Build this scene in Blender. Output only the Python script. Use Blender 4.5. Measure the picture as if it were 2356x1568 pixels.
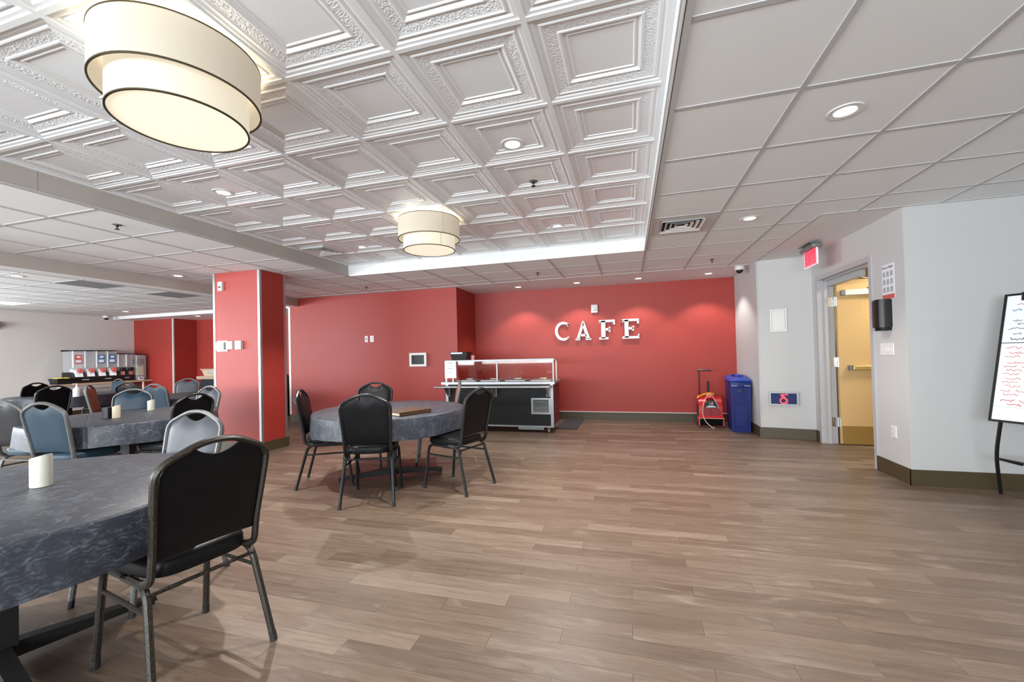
import bpy, bmesh, math, random
from mathutils import Vector, Matrix
random.seed(7)
S = bpy.context.scene
for o in list(bpy.data.objects):
    bpy.data.objects.remove(o, do_unlink=True)
COL = S.collection
R_ = math.radians

# ------------------------------------------------------------------ camera, world, light, exposure
CR = Vector((0.96190847, 0.27230878, -0.02408358))
CU = Vector((0.02674939, -0.00608117, 0.99962367))
CF = Vector((-0.27205984, 0.9621907, 0.01313362))
CAM = Vector((0, 0, 1.25))
FPX, CX, CY = 954.526, 1178.0, 802.27
cd = bpy.data.cameras.new('camera')
cd.sensor_fit = 'HORIZONTAL'; cd.sensor_width = 36; cd.lens = FPX * 36 / 2356
cd.shift_y = (CY - 784) / 2356
cd.clip_start = 0.05; cd.clip_end = 100
cam = bpy.data.objects.new('camera', cd); COL.objects.link(cam)
M = Matrix.Identity(4)
for i in range(3):
    M[i][0], M[i][1], M[i][2], M[i][3] = CR[i], CU[i], -CF[i], CAM[i]
cam.matrix_world = M
S.camera = cam

w = bpy.data.worlds.new('world'); S.world = w; w.use_nodes = True
w.node_tree.nodes['Background'].inputs[0].default_value = (0.85, 0.92, 1, 1)
w.node_tree.nodes['Background'].inputs[1].default_value = 1.0

def area(name, loc, rot, sx, sy, energy, col):
    l = bpy.data.lights.new(name, 'AREA'); l.shape = 'RECTANGLE'; l.size = sx; l.size_y = sy
    l.energy = energy; l.color = col
    o = bpy.data.objects.new(name, l); COL.objects.link(o); o.location = loc; o.rotation_euler = rot
    return o
# daylight through the window bands behind the camera and at the left end of the room
area('daylight_rear', (-2.2, -3.8, 1.45), (R_(119), 0, 0), 7.6, 1.3, 580, (0.91, 0.965, 1.0))
area('daylight_rear_left', (-9.4, -3.8, 1.45), (R_(112), 0, 0), 6.0, 1.3, 600, (0.91, 0.965, 1.0))
area('daylight_left', (-12.8, 0.6, 1.45), (R_(110), 0, R_(-90)), 5.4, 1.3, 420, (0.90, 0.96, 1.0))

S.view_settings.view_transform = 'Standard'
S.view_settings.look = 'None'
S.view_settings.gamma = 1.0
S.view_settings.use_curve_mapping = False
S.view_settings.exposure = 0.27

# ------------------------------------------------------------------ materials
def mat(name, col, rough=0.5, metal=0.0, emit=None, es=1.0, spec=None, alpha=None, trans=None, coat=None):
    m = bpy.data.materials.new(name); m.use_nodes = True
    b = m.node_tree.nodes['Principled BSDF']
    b.inputs['Base Color'].default_value = (*col, 1); b.inputs['Roughness'].default_value = rough
    b.inputs['Metallic'].default_value = metal
    if emit: b.inputs['Emission Color'].default_value = (*emit, 1); b.inputs['Emission Strength'].default_value = es
    if spec is not None: b.inputs['Specular IOR Level'].default_value = spec
    if trans: b.inputs['Transmission Weight'].default_value = trans
    if coat: b.inputs['Coat Weight'].default_value = coat
    return m
class NT:
    def __init__(s, m): s.t = m.node_tree; s.b = s.t.nodes['Principled BSDF']
    def n(s, typ, **k):
        x = s.t.nodes.new(typ)
        for a, v in k.items():
            if a.startswith('i_'):
                x.inputs[int(a[2:]) if a[2:].isdigit() else a[2:]].default_value = v
            else: setattr(x, a, v)
        return x
    def l(s, a, b): s.t.links.new(a, b)
    def math(s, op, a, b=None, c=None):
        x = s.n('ShaderNodeMath', operation=op)
        for i, v in enumerate((a, b, c)):
            if v is None: continue
            if isinstance(v, (int, float)): x.inputs[i].default_value = v
            else: s.l(v, x.inputs[i])
        return x.outputs[0]
    def ramp(s, f, stops):
        x = s.n('ShaderNodeValToRGB'); e = x.color_ramp.elements
        while len(e) < len(stops): e.new(0.5)
        for el, (p, c) in zip(e, stops): el.position = p; el.color = (*c, 1)
        s.l(f, x.inputs[0]); return x.outputs[0]
    def noise(s, vec, scale, detail=2, rough=0.5, dist=0.0):
        x = s.n('ShaderNodeTexNoise'); x.inputs['Scale'].default_value = scale; x.inputs['Detail'].default_value = detail
        x.inputs['Roughness'].default_value = rough; x.inputs['Distortion'].default_value = dist
        if vec is not None: s.l(vec, x.inputs['Vector'])
        return x.outputs[0]
    def mix(s, f, a, b, mode='MIX'):
        x = s.n('ShaderNodeMix', data_type='RGBA', blend_type=mode)
        for sock, v in ((x.inputs[0], f), (x.inputs[6], a), (x.inputs[7], b)):
            if isinstance(v, (int, float)): sock.default_value = v
            elif isinstance(v, tuple): sock.default_value = (*v, 1)
            else: s.l(v, sock)
        return x.outputs[2]
    def bump(s, h, strength, dist=0.002):
        x = s.n('ShaderNodeBump'); x.inputs['Strength'].default_value = strength; x.inputs['Distance'].default_value = dist
        s.l(h, x.inputs['Height']); s.l(x.outputs[0], s.b.inputs['Normal'])
    def obj(s): return s.n('ShaderNodeTexCoord').outputs['Object']
    def pos(s): return s.n('ShaderNodeNewGeometry').outputs['Position']
    def sc(s, v, x):
        m = s.n('ShaderNodeMapping'); m.inputs['Scale'].default_value = x; s.l(v, m.inputs['Vector']); return m.outputs[0]

def painted(name, col, rough=0.55, bump=0.06, scale=220):
    m = mat(name, col, rough); t = NT(m)
    p = t.pos()
    n = t.noise(p, 1.3, 3)
    c = t.mix(t.math('MULTIPLY', n, 0.10), col, tuple(x * 0.8 for x in col))
    t.l(c, t.b.inputs['Base Color'])
    t.bump(t.noise(p, scale, 2), bump, 0.001)
    return m
def leather(name, col, rough=0.38):
    m = mat(name, col, rough, spec=.20); t = NT(m); o = t.obj()
    v = t.n('ShaderNodeTexVoronoi'); v.inputs['Scale'].default_value = 420; t.l(o, v.inputs['Vector'])
    t.bump(v.outputs['Distance'], 0.18, 0.0008)
    n = t.noise(o, 9, 4)
    t.l(t.mix(n, tuple(x * .8 for x in col), tuple(x * 1.2 for x in col)), t.b.inputs['Base Color'])
    t.l(t.math('MULTIPLY_ADD', n, .22, rough - .1), t.b.inputs['Roughness'])
    return m
def hammered(name, c1, c2, rough=0.42, metal=0.35):
    m = mat(name, c1, rough, metal); t = NT(m); o = t.obj()
    n = t.noise(o, 260, 2)
    t.l(t.ramp(n, [(0.42, c1), (0.62, c2)]), t.b.inputs['Base Color'])
    t.bump(n, 0.35, 0.001)
    return m

K = {}
K['red'] = painted('red_paint', (0.33, 0.030, 0.021), 0.52)
K['white_wall'] = painted('white_paint', (0.50, 0.50, 0.50), 0.6)
K['grey_wall'] = painted('warm_grey_paint', (0.68, 0.655, 0.625), 0.6)
K['cream_wall'] = painted('cream_paint', (0.78, 0.68, 0.44), 0.6)
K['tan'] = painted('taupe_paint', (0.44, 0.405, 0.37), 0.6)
K['drywall'] = painted('ceiling_paint', (0.76, 0.76, 0.76), 0.7)
K['cove'] = painted('cove_white', (0.82, 0.84, 0.845), 0.6)
K['base'] = mat('dark_olive_vinyl', (0.060, 0.044, 0.020), 0.45)
K['trim_white'] = mat('white_corner_trim', (0.66, 0.66, 0.65), 0.45)
K['alu'] = mat('brushed_aluminium', (0.30, 0.31, 0.315), 0.42, 0.5)
K['guard'] = mat('metal_corner_guard', (0.46, 0.47, 0.48), 0.36, 0.85)
K['bar'] = mat('grid_bar_white', (0.50, 0.50, 0.505), 0.7, spec=.2)
K['alu_edge'] = mat('white_edge_trim', (0.82, 0.82, 0.80), 0.35)
K['dark_line'] = mat('shadow_gap_dark', (0.10, 0.095, 0.09), 0.6)
# mineral fibre tile
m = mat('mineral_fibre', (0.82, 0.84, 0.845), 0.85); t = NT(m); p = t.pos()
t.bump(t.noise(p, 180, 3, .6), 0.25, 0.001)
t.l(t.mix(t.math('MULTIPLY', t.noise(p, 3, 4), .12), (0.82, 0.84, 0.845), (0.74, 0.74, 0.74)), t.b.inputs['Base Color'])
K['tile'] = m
K['tin'] = mat('white_tin', (0.79, 0.81, 0.825), 0.28)
m = mat('embossed_tin', (0.79, 0.81, 0.825), 0.30); t = NT(m); o = t.obj()
v = t.n('ShaderNodeTexVoronoi'); v.inputs['Scale'].default_value = 95; t.l(o, v.inputs['Vector'])
t.bump(t.math('ADD', v.outputs['Distance'], t.noise(o, 120, 2, .5, 1.5)), 0.9, 0.004)
K['tin_tex'] = m

# vinyl plank floor: tone per plank from its place in the laying pattern, grain along the plank
PW, PL, PY0, PX0, PSH = 0.0995, 0.914, 1.886, -0.02, 0.305
m = mat('vinyl_plank', (0.26, 0.19, 0.145), 0.42); t = NT(m); p = t.pos()
sp = t.n('ShaderNodeSeparateXYZ'); t.l(p, sp.inputs[0])
row = t.math('FLOOR', t.math('DIVIDE', t.math('SUBTRACT', sp.outputs[1], PY0), PW))
sh = t.math('MULTIPLY', t.math('FLOORED_MODULO', row, 3.0), PSH)
colm = t.math('FLOOR', t.math('DIVIDE', t.math('SUBTRACT', t.math('SUBTRACT', sp.outputs[0], PX0), sh), PL))
cmb = t.n('ShaderNodeCombineXYZ'); t.l(row, cmb.inputs[0]); t.l(colm, cmb.inputs[1])
wn = t.n('ShaderNodeTexWhiteNoise', noise_dimensions='3D'); t.l(cmb.outputs[0], wn.inputs[0])
off = t.n('ShaderNodeVectorMath', operation='MULTIPLY_ADD'); t.l(wn.outputs['Color'], off.inputs[0]); off.inputs[1].default_value = (30, 30, 30); t.l(p, off.inputs[2])
g1 = t.noise(t.sc(off.outputs[0], (2.2, 26, 1)), 1.6, 6, .62, .6)
g2 = t.noise(t.sc(off.outputs[0], (6, 110, 1)), 2.2, 4, .6)
pat = t.noise(t.sc(off.outputs[0], (1.6, 7, 1)), 1.8, 4, .6, .8)
tone = t.ramp(wn.outputs['Value'], [(0.0, (0.118, 0.081, 0.056)), (0.45, (0.147, 0.104, 0.074)), (0.8, (0.166, 0.120, 0.088)), (1.0, (0.225, 0.172, 0.131))])
c = t.mix(t.ramp(g1, [(.32, (0, 0, 0)), (.62, (1, 1, 1))]), t.mix(1.0, tone, (0.70, 0.66, 0.63), 'MULTIPLY'), tone)
c = t.mix(t.ramp(pat, [(.55, (0, 0, 0)), (.72, (.6, .6, .6))]), c, (0.235, 0.188, 0.149))
c = t.mix(t.math('MULTIPLY', t.ramp(g2, [(.50, (0, 0, 0)), (.70, (1, 1, 1))]), .45), c, (0.075, 0.05, 0.037))
t.l(c, t.b.inputs['Base Color'])
t.l(t.math('MULTIPLY_ADD', g1, .22, .30), t.b.inputs['Roughness'])
t.bump(t.math('ADD', g1, t.math('MULTIPLY', g2, .6)), 0.16, 0.001)
K['plank'] = m
K['subfloor'] = mat('plank_joint', (0.055, 0.038, 0.028), 0.8)

# tablecloth: brushed swirl print
m = mat('swirl_vinyl_cloth', (0.06, 0.07, 0.09), 0.46); t = NT(m); o = t.obj()
a = t.noise(o, 3.2, 3, .5, 1.2)
wv = t.n('ShaderNodeTexWave'); wv.wave_type = 'RINGS'; wv.inputs['Scale'].default_value = 17; wv.inputs['Distortion'].default_value = 14
wv.inputs['Detail'].default_value = 3; wv.inputs['Detail Scale'].default_value = 1.2; wv.inputs['Detail Roughness'].default_value = .55; t.l(o, wv.inputs['Vector'])
b_ = t.noise(o, 8, 6, .65, 2.8)
s1 = t.math('MULTIPLY', wv.outputs[1], t.ramp(b_, [(.42, (0, 0, 0)), (.68, (1, 1, 1))]))
c = t.mix(a, (0.013, 0.016, 0.024), (0.034, 0.040, 0.054))
c = t.mix(t.math('MULTIPLY', s1, .75), c, (0.115, 0.128, 0.155))
c = t.mix(t.ramp(b_, [(.56, (0, 0, 0)), (.8, (.6, .6, .6))]), c, (0.105, 0.118, 0.142))
t.l(c, t.b.inputs['Base Color'])
sx = t.n('ShaderNodeSeparateXYZ'); t.l(o, sx.inputs[0])
def crease(sock, at):
    d = t.math('ABSOLUTE', t.math('SUBTRACT', sock, at)); return t.math('SMOOTHSTEP', d, 0.0, 0.018) if False else t.math('MINIMUM', t.math('MULTIPLY', d, 60.0), 1.0)
h = t.math('MULTIPLY', crease(sx.outputs[0], 0.14), crease(sx.outputs[0], -0.29))
t.bump(t.math('ADD', h, t.math('MULTIPLY', b_, .12)), 0.6, 0.004)
K['cloth'] = m

K['black_vinyl'] = leather('black_vinyl', (0.0035, 0.0035, 0.0045), 0.40)
K['blue_vinyl'] = leather('slate_blue_vinyl', (0.017, 0.036, 0.055), 0.42)
K['grey_vinyl'] = leather('silver_grey_vinyl', (0.070, 0.073, 0.084), 0.42)
K['brown_vinyl'] = leather('rust_vinyl', (0.20, 0.058, 0.035), 0.42)
K['frame_black'] = mat('black_steel', (0.009, 0.009, 0.010), 0.36, 0.1, spec=.35)
K['frame_bronze'] = hammered('bronze_vein_steel', (0.006, 0.0055, 0.005), (0.050, 0.038, 0.027))
K['frame_grey'] = hammered('grey_vein_steel', (0.06, 0.06, 0.06), (0.17, 0.17, 0.168))
K['rubber'] = mat('black_rubber', (0.008, 0.008, 0.008), 0.7)
K['iron'] = mat('black_cast_iron', (0.010, 0.010, 0.010), 0.5, 0.2)
K['steel'] = mat('stainless_steel', (0.29, 0.30, 0.31), 0.38, 0.8)
K['chrome'] = mat('chrome', (0.75, 0.76, 0.78), 0.15, 1.0)
K['black'] = mat('black_plastic', (0.008, 0.008, 0.009), 0.35, spec=.4)
K['black_matte'] = mat('black_laminate', (0.007, 0.007, 0.008), 0.55, spec=.25)
K['white'] = mat('white_plastic', (0.68, 0.68, 0.67), 0.4)
K['paper'] = mat('white_paper', (0.68, 0.70, 0.74), 0.8)
K['ink'] = mat('black_ink', (0.06, 0.06, 0.07), 0.7)
K['ink_grey'] = mat('grey_ink', (0.36, 0.36, 0.40), 0.7)
K['ink_red'] = mat('red_ink', (0.55, 0.10, 0.09), 0.7)
K['ink_blue'] = mat('blue_ink', (0.06, 0.14, 0.32), 0.7)
K['frame_lav'] = mat('grey_door_frame', (0.40, 0.40, 0.42), 0.4)
m = mat('oak_veneer', (0.60, 0.36, 0.13), 0.4); t = NT(m); o = t.obj()
ow = t.n('ShaderNodeTexWave'); ow.wave_type = 'RINGS'; ow.rings_direction = 'Y'; ow.inputs['Scale'].default_value = 3.2; ow.inputs['Distortion'].default_value = 5; ow.inputs['Detail'].default_value = 4
t.l(t.sc(o, (3.4, 1, .35)), ow.inputs['Vector'])
gn = t.noise(t.sc(o, (60, 1, 3)), 3, 4)
c = t.mix(t.math('MULTIPLY', ow.outputs[1], .3), (0.60, 0.41, 0.195), (0.50, 0.32, 0.135))
t.l(t.mix(t.math('MULTIPLY', gn, .25), c, (0.44, 0.275, 0.11)), t.b.inputs['Base Color'])
K['oak'] = m
K['brass'] = mat('satin_brass', (0.75, 0.53, 0.20), 0.32, 0.9)
K['blue_bin'] = mat('blue_plastic', (0.005, 0.016, 0.135), 0.40, spec=.35)
K['blower_red'] = mat('red_plastic', (0.50, 0.012, 0.022), 0.32)
K['lens_glow'] = mat('led_lens', (1, 1, 1), 0.4, emit=(1, 0.985, 0.95), es=6)
K['panel_glow'] = mat('led_panel', (1, 1, 1), 0.4, emit=(1, 0.99, 0.97), es=1.6)
K['shade_out'] = mat('sheer_outer_shade', (0.34, 0.31, 0.255), 0.9, emit=(1.0, 0.87, 0.68), es=0.27, spec=.1)
K['shade_in'] = mat('linen_inner_shade', (0.34, 0.31, 0.26), 0.9, emit=(1.0, 0.90, 0.70), es=0.54, spec=.1)
K['diffuser'] = mat('lamp_diffuser', (0.6, 0.55, 0.45), 0.7, emit=(1.0, 0.90, 0.70), es=0.62)
K['bronze_ring'] = mat('dark_bronze_ring', (0.06, 0.045, 0.02), 0.4, 0.5)
K['exit_red'] = mat('exit_red_panel', (0.6, 0.05, 0.1), 0.3, emit=(1.0, 0.10, 0.16), es=0.6)
K['exit_letter'] = mat('exit_red_letter', (0.5, 0.02, 0.05), 0.3, emit=(0.75, 0.02, 0.06), es=0.6)
K['exit_edge'] = mat('exit_acrylic_edge', (0.9, 0.6, 0.65), 0.2, emit=(1, 0.5, 0.55), es=0.5)
K['grey_metal'] = mat('grey_metal', (0.22, 0.22, 0.22), 0.4, 0.5)
K['sign_blue'] = mat('sign_blue', (0.005, 0.016, 0.10), 0.5, spec=.3)
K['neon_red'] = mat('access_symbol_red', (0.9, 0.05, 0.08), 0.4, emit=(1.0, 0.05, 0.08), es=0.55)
K['wood_top'] = mat('tan_laminate', (0.42, 0.30, 0.22), 0.5)
K['navy'] = mat('dark_navy_laminate', (0.006, 0.012, 0.022), 0.5)
K['vent_grey'] = mat('grey_grille', (0.12, 0.115, 0.115), 0.7)
K['vent_panel'] = mat('vent_panel_grey', (0.58, 0.57, 0.57), 0.5)
K['vent_dark'] = mat('duct_dark', (0.02, 0.02, 0.02), 0.9)
K['candle'] = mat('ivory_wax', (0.62, 0.60, 0.52), 0.45)
K['beige_wax'] = mat('beige_shaker', (0.62, 0.53, 0.40), 0.5)
K['book'] = mat('brown_leatherette', (0.060, 0.027, 0.013), 0.55, spec=.3)
K['pages'] = mat('book_pages', (0.70, 0.62, 0.48), 0.8)
K['mat_grey'] = mat('charcoal_floor_mat', (0.035, 0.035, 0.037), 0.95)
K['cord'] = mat('cream_cord', (0.75, 0.55, 0.42), 0.5)
K['duct_black'] = mat('outlet_black', (0.003, 0.003, 0.003), 0.8, spec=.1)
K['lid_lit_blue'] = mat('downlit_blue_lid', (0.022, 0.060, 0.36), 0.4)  # bin blue lightened, the downlight on the lid put into its colour
K['strap'] = mat('yellow_cord', (0.80, 0.38, 0.03), 0.5)
K['board'] = mat('whiteboard_enamel', (0.80, 0.83, 0.86), 0.22)
K['yellow'] = mat('yellow_packets', (0.70, 0.55, 0.06), 0.5)
K['straw'] = mat('woven_box', (0.55, 0.45, 0.30), 0.7)
K['maroon'] = mat('dark_maroon_panel', (0.10, 0.012, 0.012), 0.5)
def glassy(name, tint, fac):
    m = bpy.data.materials.new(name); m.use_nodes = True; nt = m.node_tree; nt.nodes.clear()
    o = nt.nodes.new('ShaderNodeOutputMaterial'); mx = nt.nodes.new('ShaderNodeMixShader')
    tr = nt.nodes.new('ShaderNodeBsdfTransparent'); gl = nt.nodes.new('ShaderNodeBsdfPrincipled')
    tr.inputs[0].default_value = (*tint, 1); gl.inputs['Base Color'].default_value = (.85, .87, .9, 1); gl.inputs['Roughness'].default_value = .08
    mx.inputs[0].default_value = fac
    nt.links.new(tr.outputs[0], mx.inputs[1]); nt.links.new(gl.outputs[0], mx.inputs[2]); nt.links.new(mx.outputs[0], o.inputs[0])
    return m
def guard_glass(name):
    m = bpy.data.materials.new(name); m.use_nodes = True; nt = m.node_tree; nt.nodes.clear()
    o = nt.nodes.new('ShaderNodeOutputMaterial'); mx = nt.nodes.new('ShaderNodeMixShader'); fr = nt.nodes.new('ShaderNodeFresnel'); fr.inputs[0].default_value = 1.35
    tr = nt.nodes.new('ShaderNodeBsdfTransparent'); gl = nt.nodes.new('ShaderNodeBsdfGlossy'); gl.inputs['Roughness'].default_value = .03
    tr.inputs[0].default_value = (.97, .95, .92, 1)
    nt.links.new(fr.outputs[0], mx.inputs[0]); nt.links.new(tr.outputs[0], mx.inputs[1]); nt.links.new(gl.outputs[0], mx.inputs[2]); nt.links.new(mx.outputs[0], o.inputs[0])
    return m
K['glass'] = guard_glass('clear_guard_glass')
K['acrylic'] = glassy('clear_acrylic', (0.93, 0.94, 0.95), 0.22)
K['acrylic_edge'] = mat('bright_acrylic_edge', (0.85, 0.87, 0.90), 0.2)

# ------------------------------------------------------------------ mesh builder
class MB:
    def __init__(s): s.v = []; s.f = []; s.mi = []; s.cur = 0
    def m(s, i): s.cur = i; return s
    def face(s, ids): s.f.append(ids); s.mi.append(s.cur)
    def add(s, vs, fs):
        b = len(s.v); s.v += [tuple(v) for v in vs]
        for f in fs: s.face([b + i for i in f])
        return s
    def box(s, a, b):
        x0, y0, z0 = (min(a[i], b[i]) for i in range(3)); x1, y1, z1 = (max(a[i], b[i]) for i in range(3))
        return s.add([(x0, y0, z0), (x1, y0, z0), (x1, y1, z0), (x0, y1, z0), (x0, y0, z1), (x1, y0, z1), (x1, y1, z1), (x0, y1, z1)],
                     [(0, 3, 2, 1), (4, 5, 6, 7), (0, 1, 5, 4), (1, 2, 6, 5), (2, 3, 7, 6), (3, 0, 4, 7)])
    def rbox(s, a, b, r, seg=3):
        # box with rounded vertical edges plus a small top/bottom chamfer
        x0, y0, z0 = a; x1, y1, z1 = b; c = r * .5; ring = []
        for (px, py, a0) in ((x1 - r, y1 - r, 0), (x0 + r, y1 - r, 90), (x0 + r, y0 + r, 180), (x1 - r, y0 + r, 270)):
            for k in range(seg + 1):
                an = R_(a0 + 90 * k / seg); ring.append((px, py, math.cos(an), math.sin(an)))
        n = len(ring); rows = [(z0, r - c), (z0 + c, r), (z1 - c, r), (z1, r - c)]; vs = []
        for z, rr in rows:
            vs += [(p[0] + p[2] * rr, p[1] + p[3] * rr, z) for p in ring]
        fs = [tuple(range(n - 1, -1, -1)), tuple(3 * n + i for i in range(n))]
        for j in range(3):
            fs += [(j * n + i, j * n + (i + 1) % n, (j + 1) * n + (i + 1) % n, (j + 1) * n + i) for i in range(n)]
        return s.add(vs, fs)
    def tube(s, path, r, n=8, closed=False, cap=True, sy=1.0):
        P = [Vector(p) for p in path]; N = len(P); vs = []
        tg = []
        for i in range(N):
            a = P[(i - 1) % N] if (closed or i > 0) else P[i]; b = P[(i + 1) % N] if (closed or i < N - 1) else P[i]
            tg.append((b - a).normalized())
        up = Vector((0, 0, 1)) if abs(tg[0].z) < .9 else Vector((0, 1, 0))
        nrm = tg[0].cross(up).normalized()
        for i in range(N):
            nrm = (nrm - tg[i] * nrm.dot(tg[i])).normalized(); bi = tg[i].cross(nrm)
            rr = r[i] if isinstance(r, (list, tuple)) else r
            for k in range(n):
                a = 2 * math.pi * (k + .5) / n; vs.append(P[i] + nrm * rr * math.cos(a) + bi * rr * sy * math.sin(a))
        fs = []
        for i in range(N if closed else N - 1):
            j = (i + 1) % N
            fs += [(i * n + k, i * n + (k + 1) % n, j * n + (k + 1) % n, j * n + k) for k in range(n)]
        if cap and not closed: fs += [tuple(range(n - 1, -1, -1)), tuple((N - 1) * n + k for k in range(n))]
        return s.add(vs, fs)
    def lathe(s, prof, c=(0, 0, 0), n=32, axis='z'):
        vs = []
        for (r, z) in prof:
            for k in range(n):
                a = 2 * math.pi * k / n; q = (r * math.cos(a), r * math.sin(a), z)
                if axis == 'x': q = (z, q[0], q[1])
                if axis == 'y': q = (q[0], z, q[1])
                vs.append((c[0] + q[0], c[1] + q[1], c[2] + q[2]))
        fs = []
        for i in range(len(prof) - 1):
            fs += [(i * n + k, i * n + (k + 1) % n, (i + 1) * n + (k + 1) % n, (i + 1) * n + k) for k in range(n)]
        if prof[0][0] > 1e-6: fs.append(tuple(range(n - 1, -1, -1)))
        if prof[-1][0] > 1e-6: fs.append(tuple((len(prof) - 1) * n + k for k in range(n)))
        return s.add(vs, fs)
    def ring(s, prof, c=(0, 0, 0), n=32):   # closed profile swept round z
        vs = []; m = len(prof)
        for (r, z) in prof:
            vs += [(c[0] + r * math.cos(2 * math.pi * k / n), c[1] + r * math.sin(2 * math.pi * k / n), c[2] + z) for k in range(n)]
        fs = []
        for i in range(m):
            j = (i + 1) % m
            fs += [(i * n + k, i * n + (k + 1) % n, j * n + (k + 1) % n, j * n + k) for k in range(n)]
        return s.add(vs, fs)
    def prism(s, poly, y0, y1, axis='y'):
        # polygon in (x,z) extruded along y ; axis 'z': polygon (x,y) extruded along z
        n = len(poly)
        if axis == 'y': vs = [(p[0], y0, p[1]) for p in poly] + [(p[0], y1, p[1]) for p in poly]
        elif axis == 'x': vs = [(y0, p[0], p[1]) for p in poly] + [(y1, p[0], p[1]) for p in poly]
        else: vs = [(p[0], p[1], y0) for p in poly] + [(p[0], p[1], y1) for p in poly]
        fs = [tuple(range(n)), tuple(range(2 * n - 1, n - 1, -1))] + [(i, i + n, (i + 1) % n + n, (i + 1) % n) for i in range(n)]
        return s.add(vs, fs)
    def xf(s, mtx, i0=0):
        for i in range(i0, len(s.v)): s.v[i] = tuple(mtx @ Vector(s.v[i]))
        return s
    def mesh(s, name, mats, smooth=True, ang=35):
        me = bpy.data.meshes.new(name); me.from_pydata(s.v, [], s.f)
        for k in (mats if isinstance(mats, (list, tuple)) else [mats]): me.materials.append(K[k] if isinstance(k, str) else k)
        if any(s.mi): me.polygons.foreach_set('material_index', s.mi)
        bm = bmesh.new(); bm.from_mesh(me); bmesh.ops.recalc_face_normals(bm, faces=bm.faces); bm.to_mesh(me); bm.free()
        if smooth:
            me.polygons.foreach_set('use_smooth', [True] * len(me.polygons)); me.set_sharp_from_angle(angle=R_(ang))
        me.update(); return me
    def build(s, name, mats, parent=None, loc=(0, 0, 0), rz=0, smooth=True, ang=35):
        return link(name, s.mesh(name, mats, smooth, ang), parent, loc, rz)
def link(name, data, parent=None, loc=(0, 0, 0), rz=0):
    o = bpy.data.objects.new(name, data); COL.objects.link(o); o.parent = parent
    o.location = loc; o.rotation_euler = (0, 0, rz); return o
def tag(o, label=None, cat=None, group=None, kind=None):
    if label: o['label'] = label
    if cat: o['category'] = cat
    if group: o['group'] = group
    if kind: o['kind'] = kind
    return o
def thing(name, label, cat, loc=(0, 0, 0), rz=0, group=None):
    return tag(link(name, None, None, loc, rz), label, cat, group)
def struct(name, mb, mats, parent=None, smooth=False):
    o = mb.build(name, mats, parent, smooth=smooth); o['kind'] = 'structure'; return o
def copy_tree(o, parent=None):
    c = o.copy(); COL.objects.link(c); c.parent = parent
    for ch in [x for x in bpy.data.objects if x.parent == o]: copy_tree(ch, c)
    return c
def rpath(pts, rad, seg=5):
    P = [Vector(p) for p in pts]; out = [P[0]]
    for i in range(1, len(P) - 1):
        a = P[i - 1] - P[i]; b = P[i + 1] - P[i]; d = min(rad, a.length * .48, b.length * .48)
        p0 = P[i] + a.normalized() * d; p2 = P[i] + b.normalized() * d
        for k in range(seg + 1):
            u = k / seg; out.append(p0 * (1 - u) ** 2 + P[i] * 2 * u * (1 - u) + p2 * u * u)
    return out + [P[-1]]
def text_mesh(name, body, size, matname, parent, mtx, extrude=0.0006, align='CENTER'):
    c = bpy.data.curves.new(name, 'FONT'); c.body = body; c.size = size; c.extrude = extrude; c.align_x = align; c.align_y = 'CENTER'
    o = bpy.data.objects.new(name, c); COL.objects.link(o)
    dg = bpy.context.evaluated_depsgraph_get(); me = bpy.data.meshes.new_from_object(o.evaluated_get(dg))
    bpy.data.objects.remove(o, do_unlink=True); bpy.data.curves.remove(c)
    me.materials.clear(); me.materials.append(K[matname]); me.transform(mtx)
    return link(name, me, parent)
FACE_Y = Matrix(((1, 0, 0, 0), (0, 0, -1, 0), (0, 1, 0, 0), (0, 0, 0, 1)))       # text in xy -> readable from -y
def at(mx, x, y, z): return Matrix.Translation((x, y, z)) @ mx
FACE_NX = Matrix(((0, 0, -1, 0), (-1, 0, 0, 0), (0, 1, 0, 0), (0, 0, 0, 1)))     # readable from -x side
FACE_PX = Matrix(((0, 0, 1, 0), (1, 0, 0, 0), (0, 1, 0, 0), (0, 0, 0, 1)))      # readable from +x side
def px(p):
    d = Vector(p) - CAM; z = d.dot(CF)
    if z < 0.2: return None
    return CX + FPX * d.dot(CR) / z, CY - FPX * d.dot(CU) / z, z
def inview(p, mg=300):
    q = px(p); return q is not None and -mg < q[0] < 2356 + mg and -mg < q[1] < 1568 + mg

# ------------------------------------------------------------------ room dimensions
HC, HT = 2.488, 2.645
GX, GY, T = 0.220, 1.674, 0.61
COVE_L, COVE_R, COVE_Y = -4.05, 0.22, 5.351
XL, YR = -13.05, -4.0          # gray wall at the left, wall behind the camera
XRI = 5.2

# ---- floor
mb = MB(); mb.box((XL - .2, YR - .2, -.12), (XRI, 9.2, -.006)); floor = struct('floor', mb, 'subfloor')
rows = range(int((YR - PY0) / PW) - 1, int((8.95 - PY0) / PW) + 2)
cells = []
for r in rows:
    y = PY0 + (r + .5) * PW; s_ = (r % 3) * PSH
    c0 = int((XL - PX0) / PL) - 2
    for c_ in range(c0, int((XRI - PX0) / PL) + 2):
        x = PX0 + s_ + (c_ + .5) * PL
        if XL - .3 < x < XRI - .4 and YR < y < 9.0:
            if y > 7.95 and (x > -6.9): continue
            if x > 2.9 and 4.55 < y < 4.72: continue
            cells.append((x, y))
def vis_size(x, y):
    q = px((x, y, 0))
    if q is None or not (-60 < q[0] < 2416 and 800 < q[1] < 1640): return 0
    return 1 / q[2] ** 2
cells.sort(key=lambda c: -vis_size(*c))
g = .0011
def plank_box(mb, x, y): mb.box((x - PL / 2 + g / 2, y - PW / 2 + g / 2, -.006), (x + PL / 2 - g / 2, y + PW / 2 - g / 2, 0))
pm = MB(); plank_box(pm, 0, 0); pme = pm.mesh('floor_plank', 'plank', False)
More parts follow.
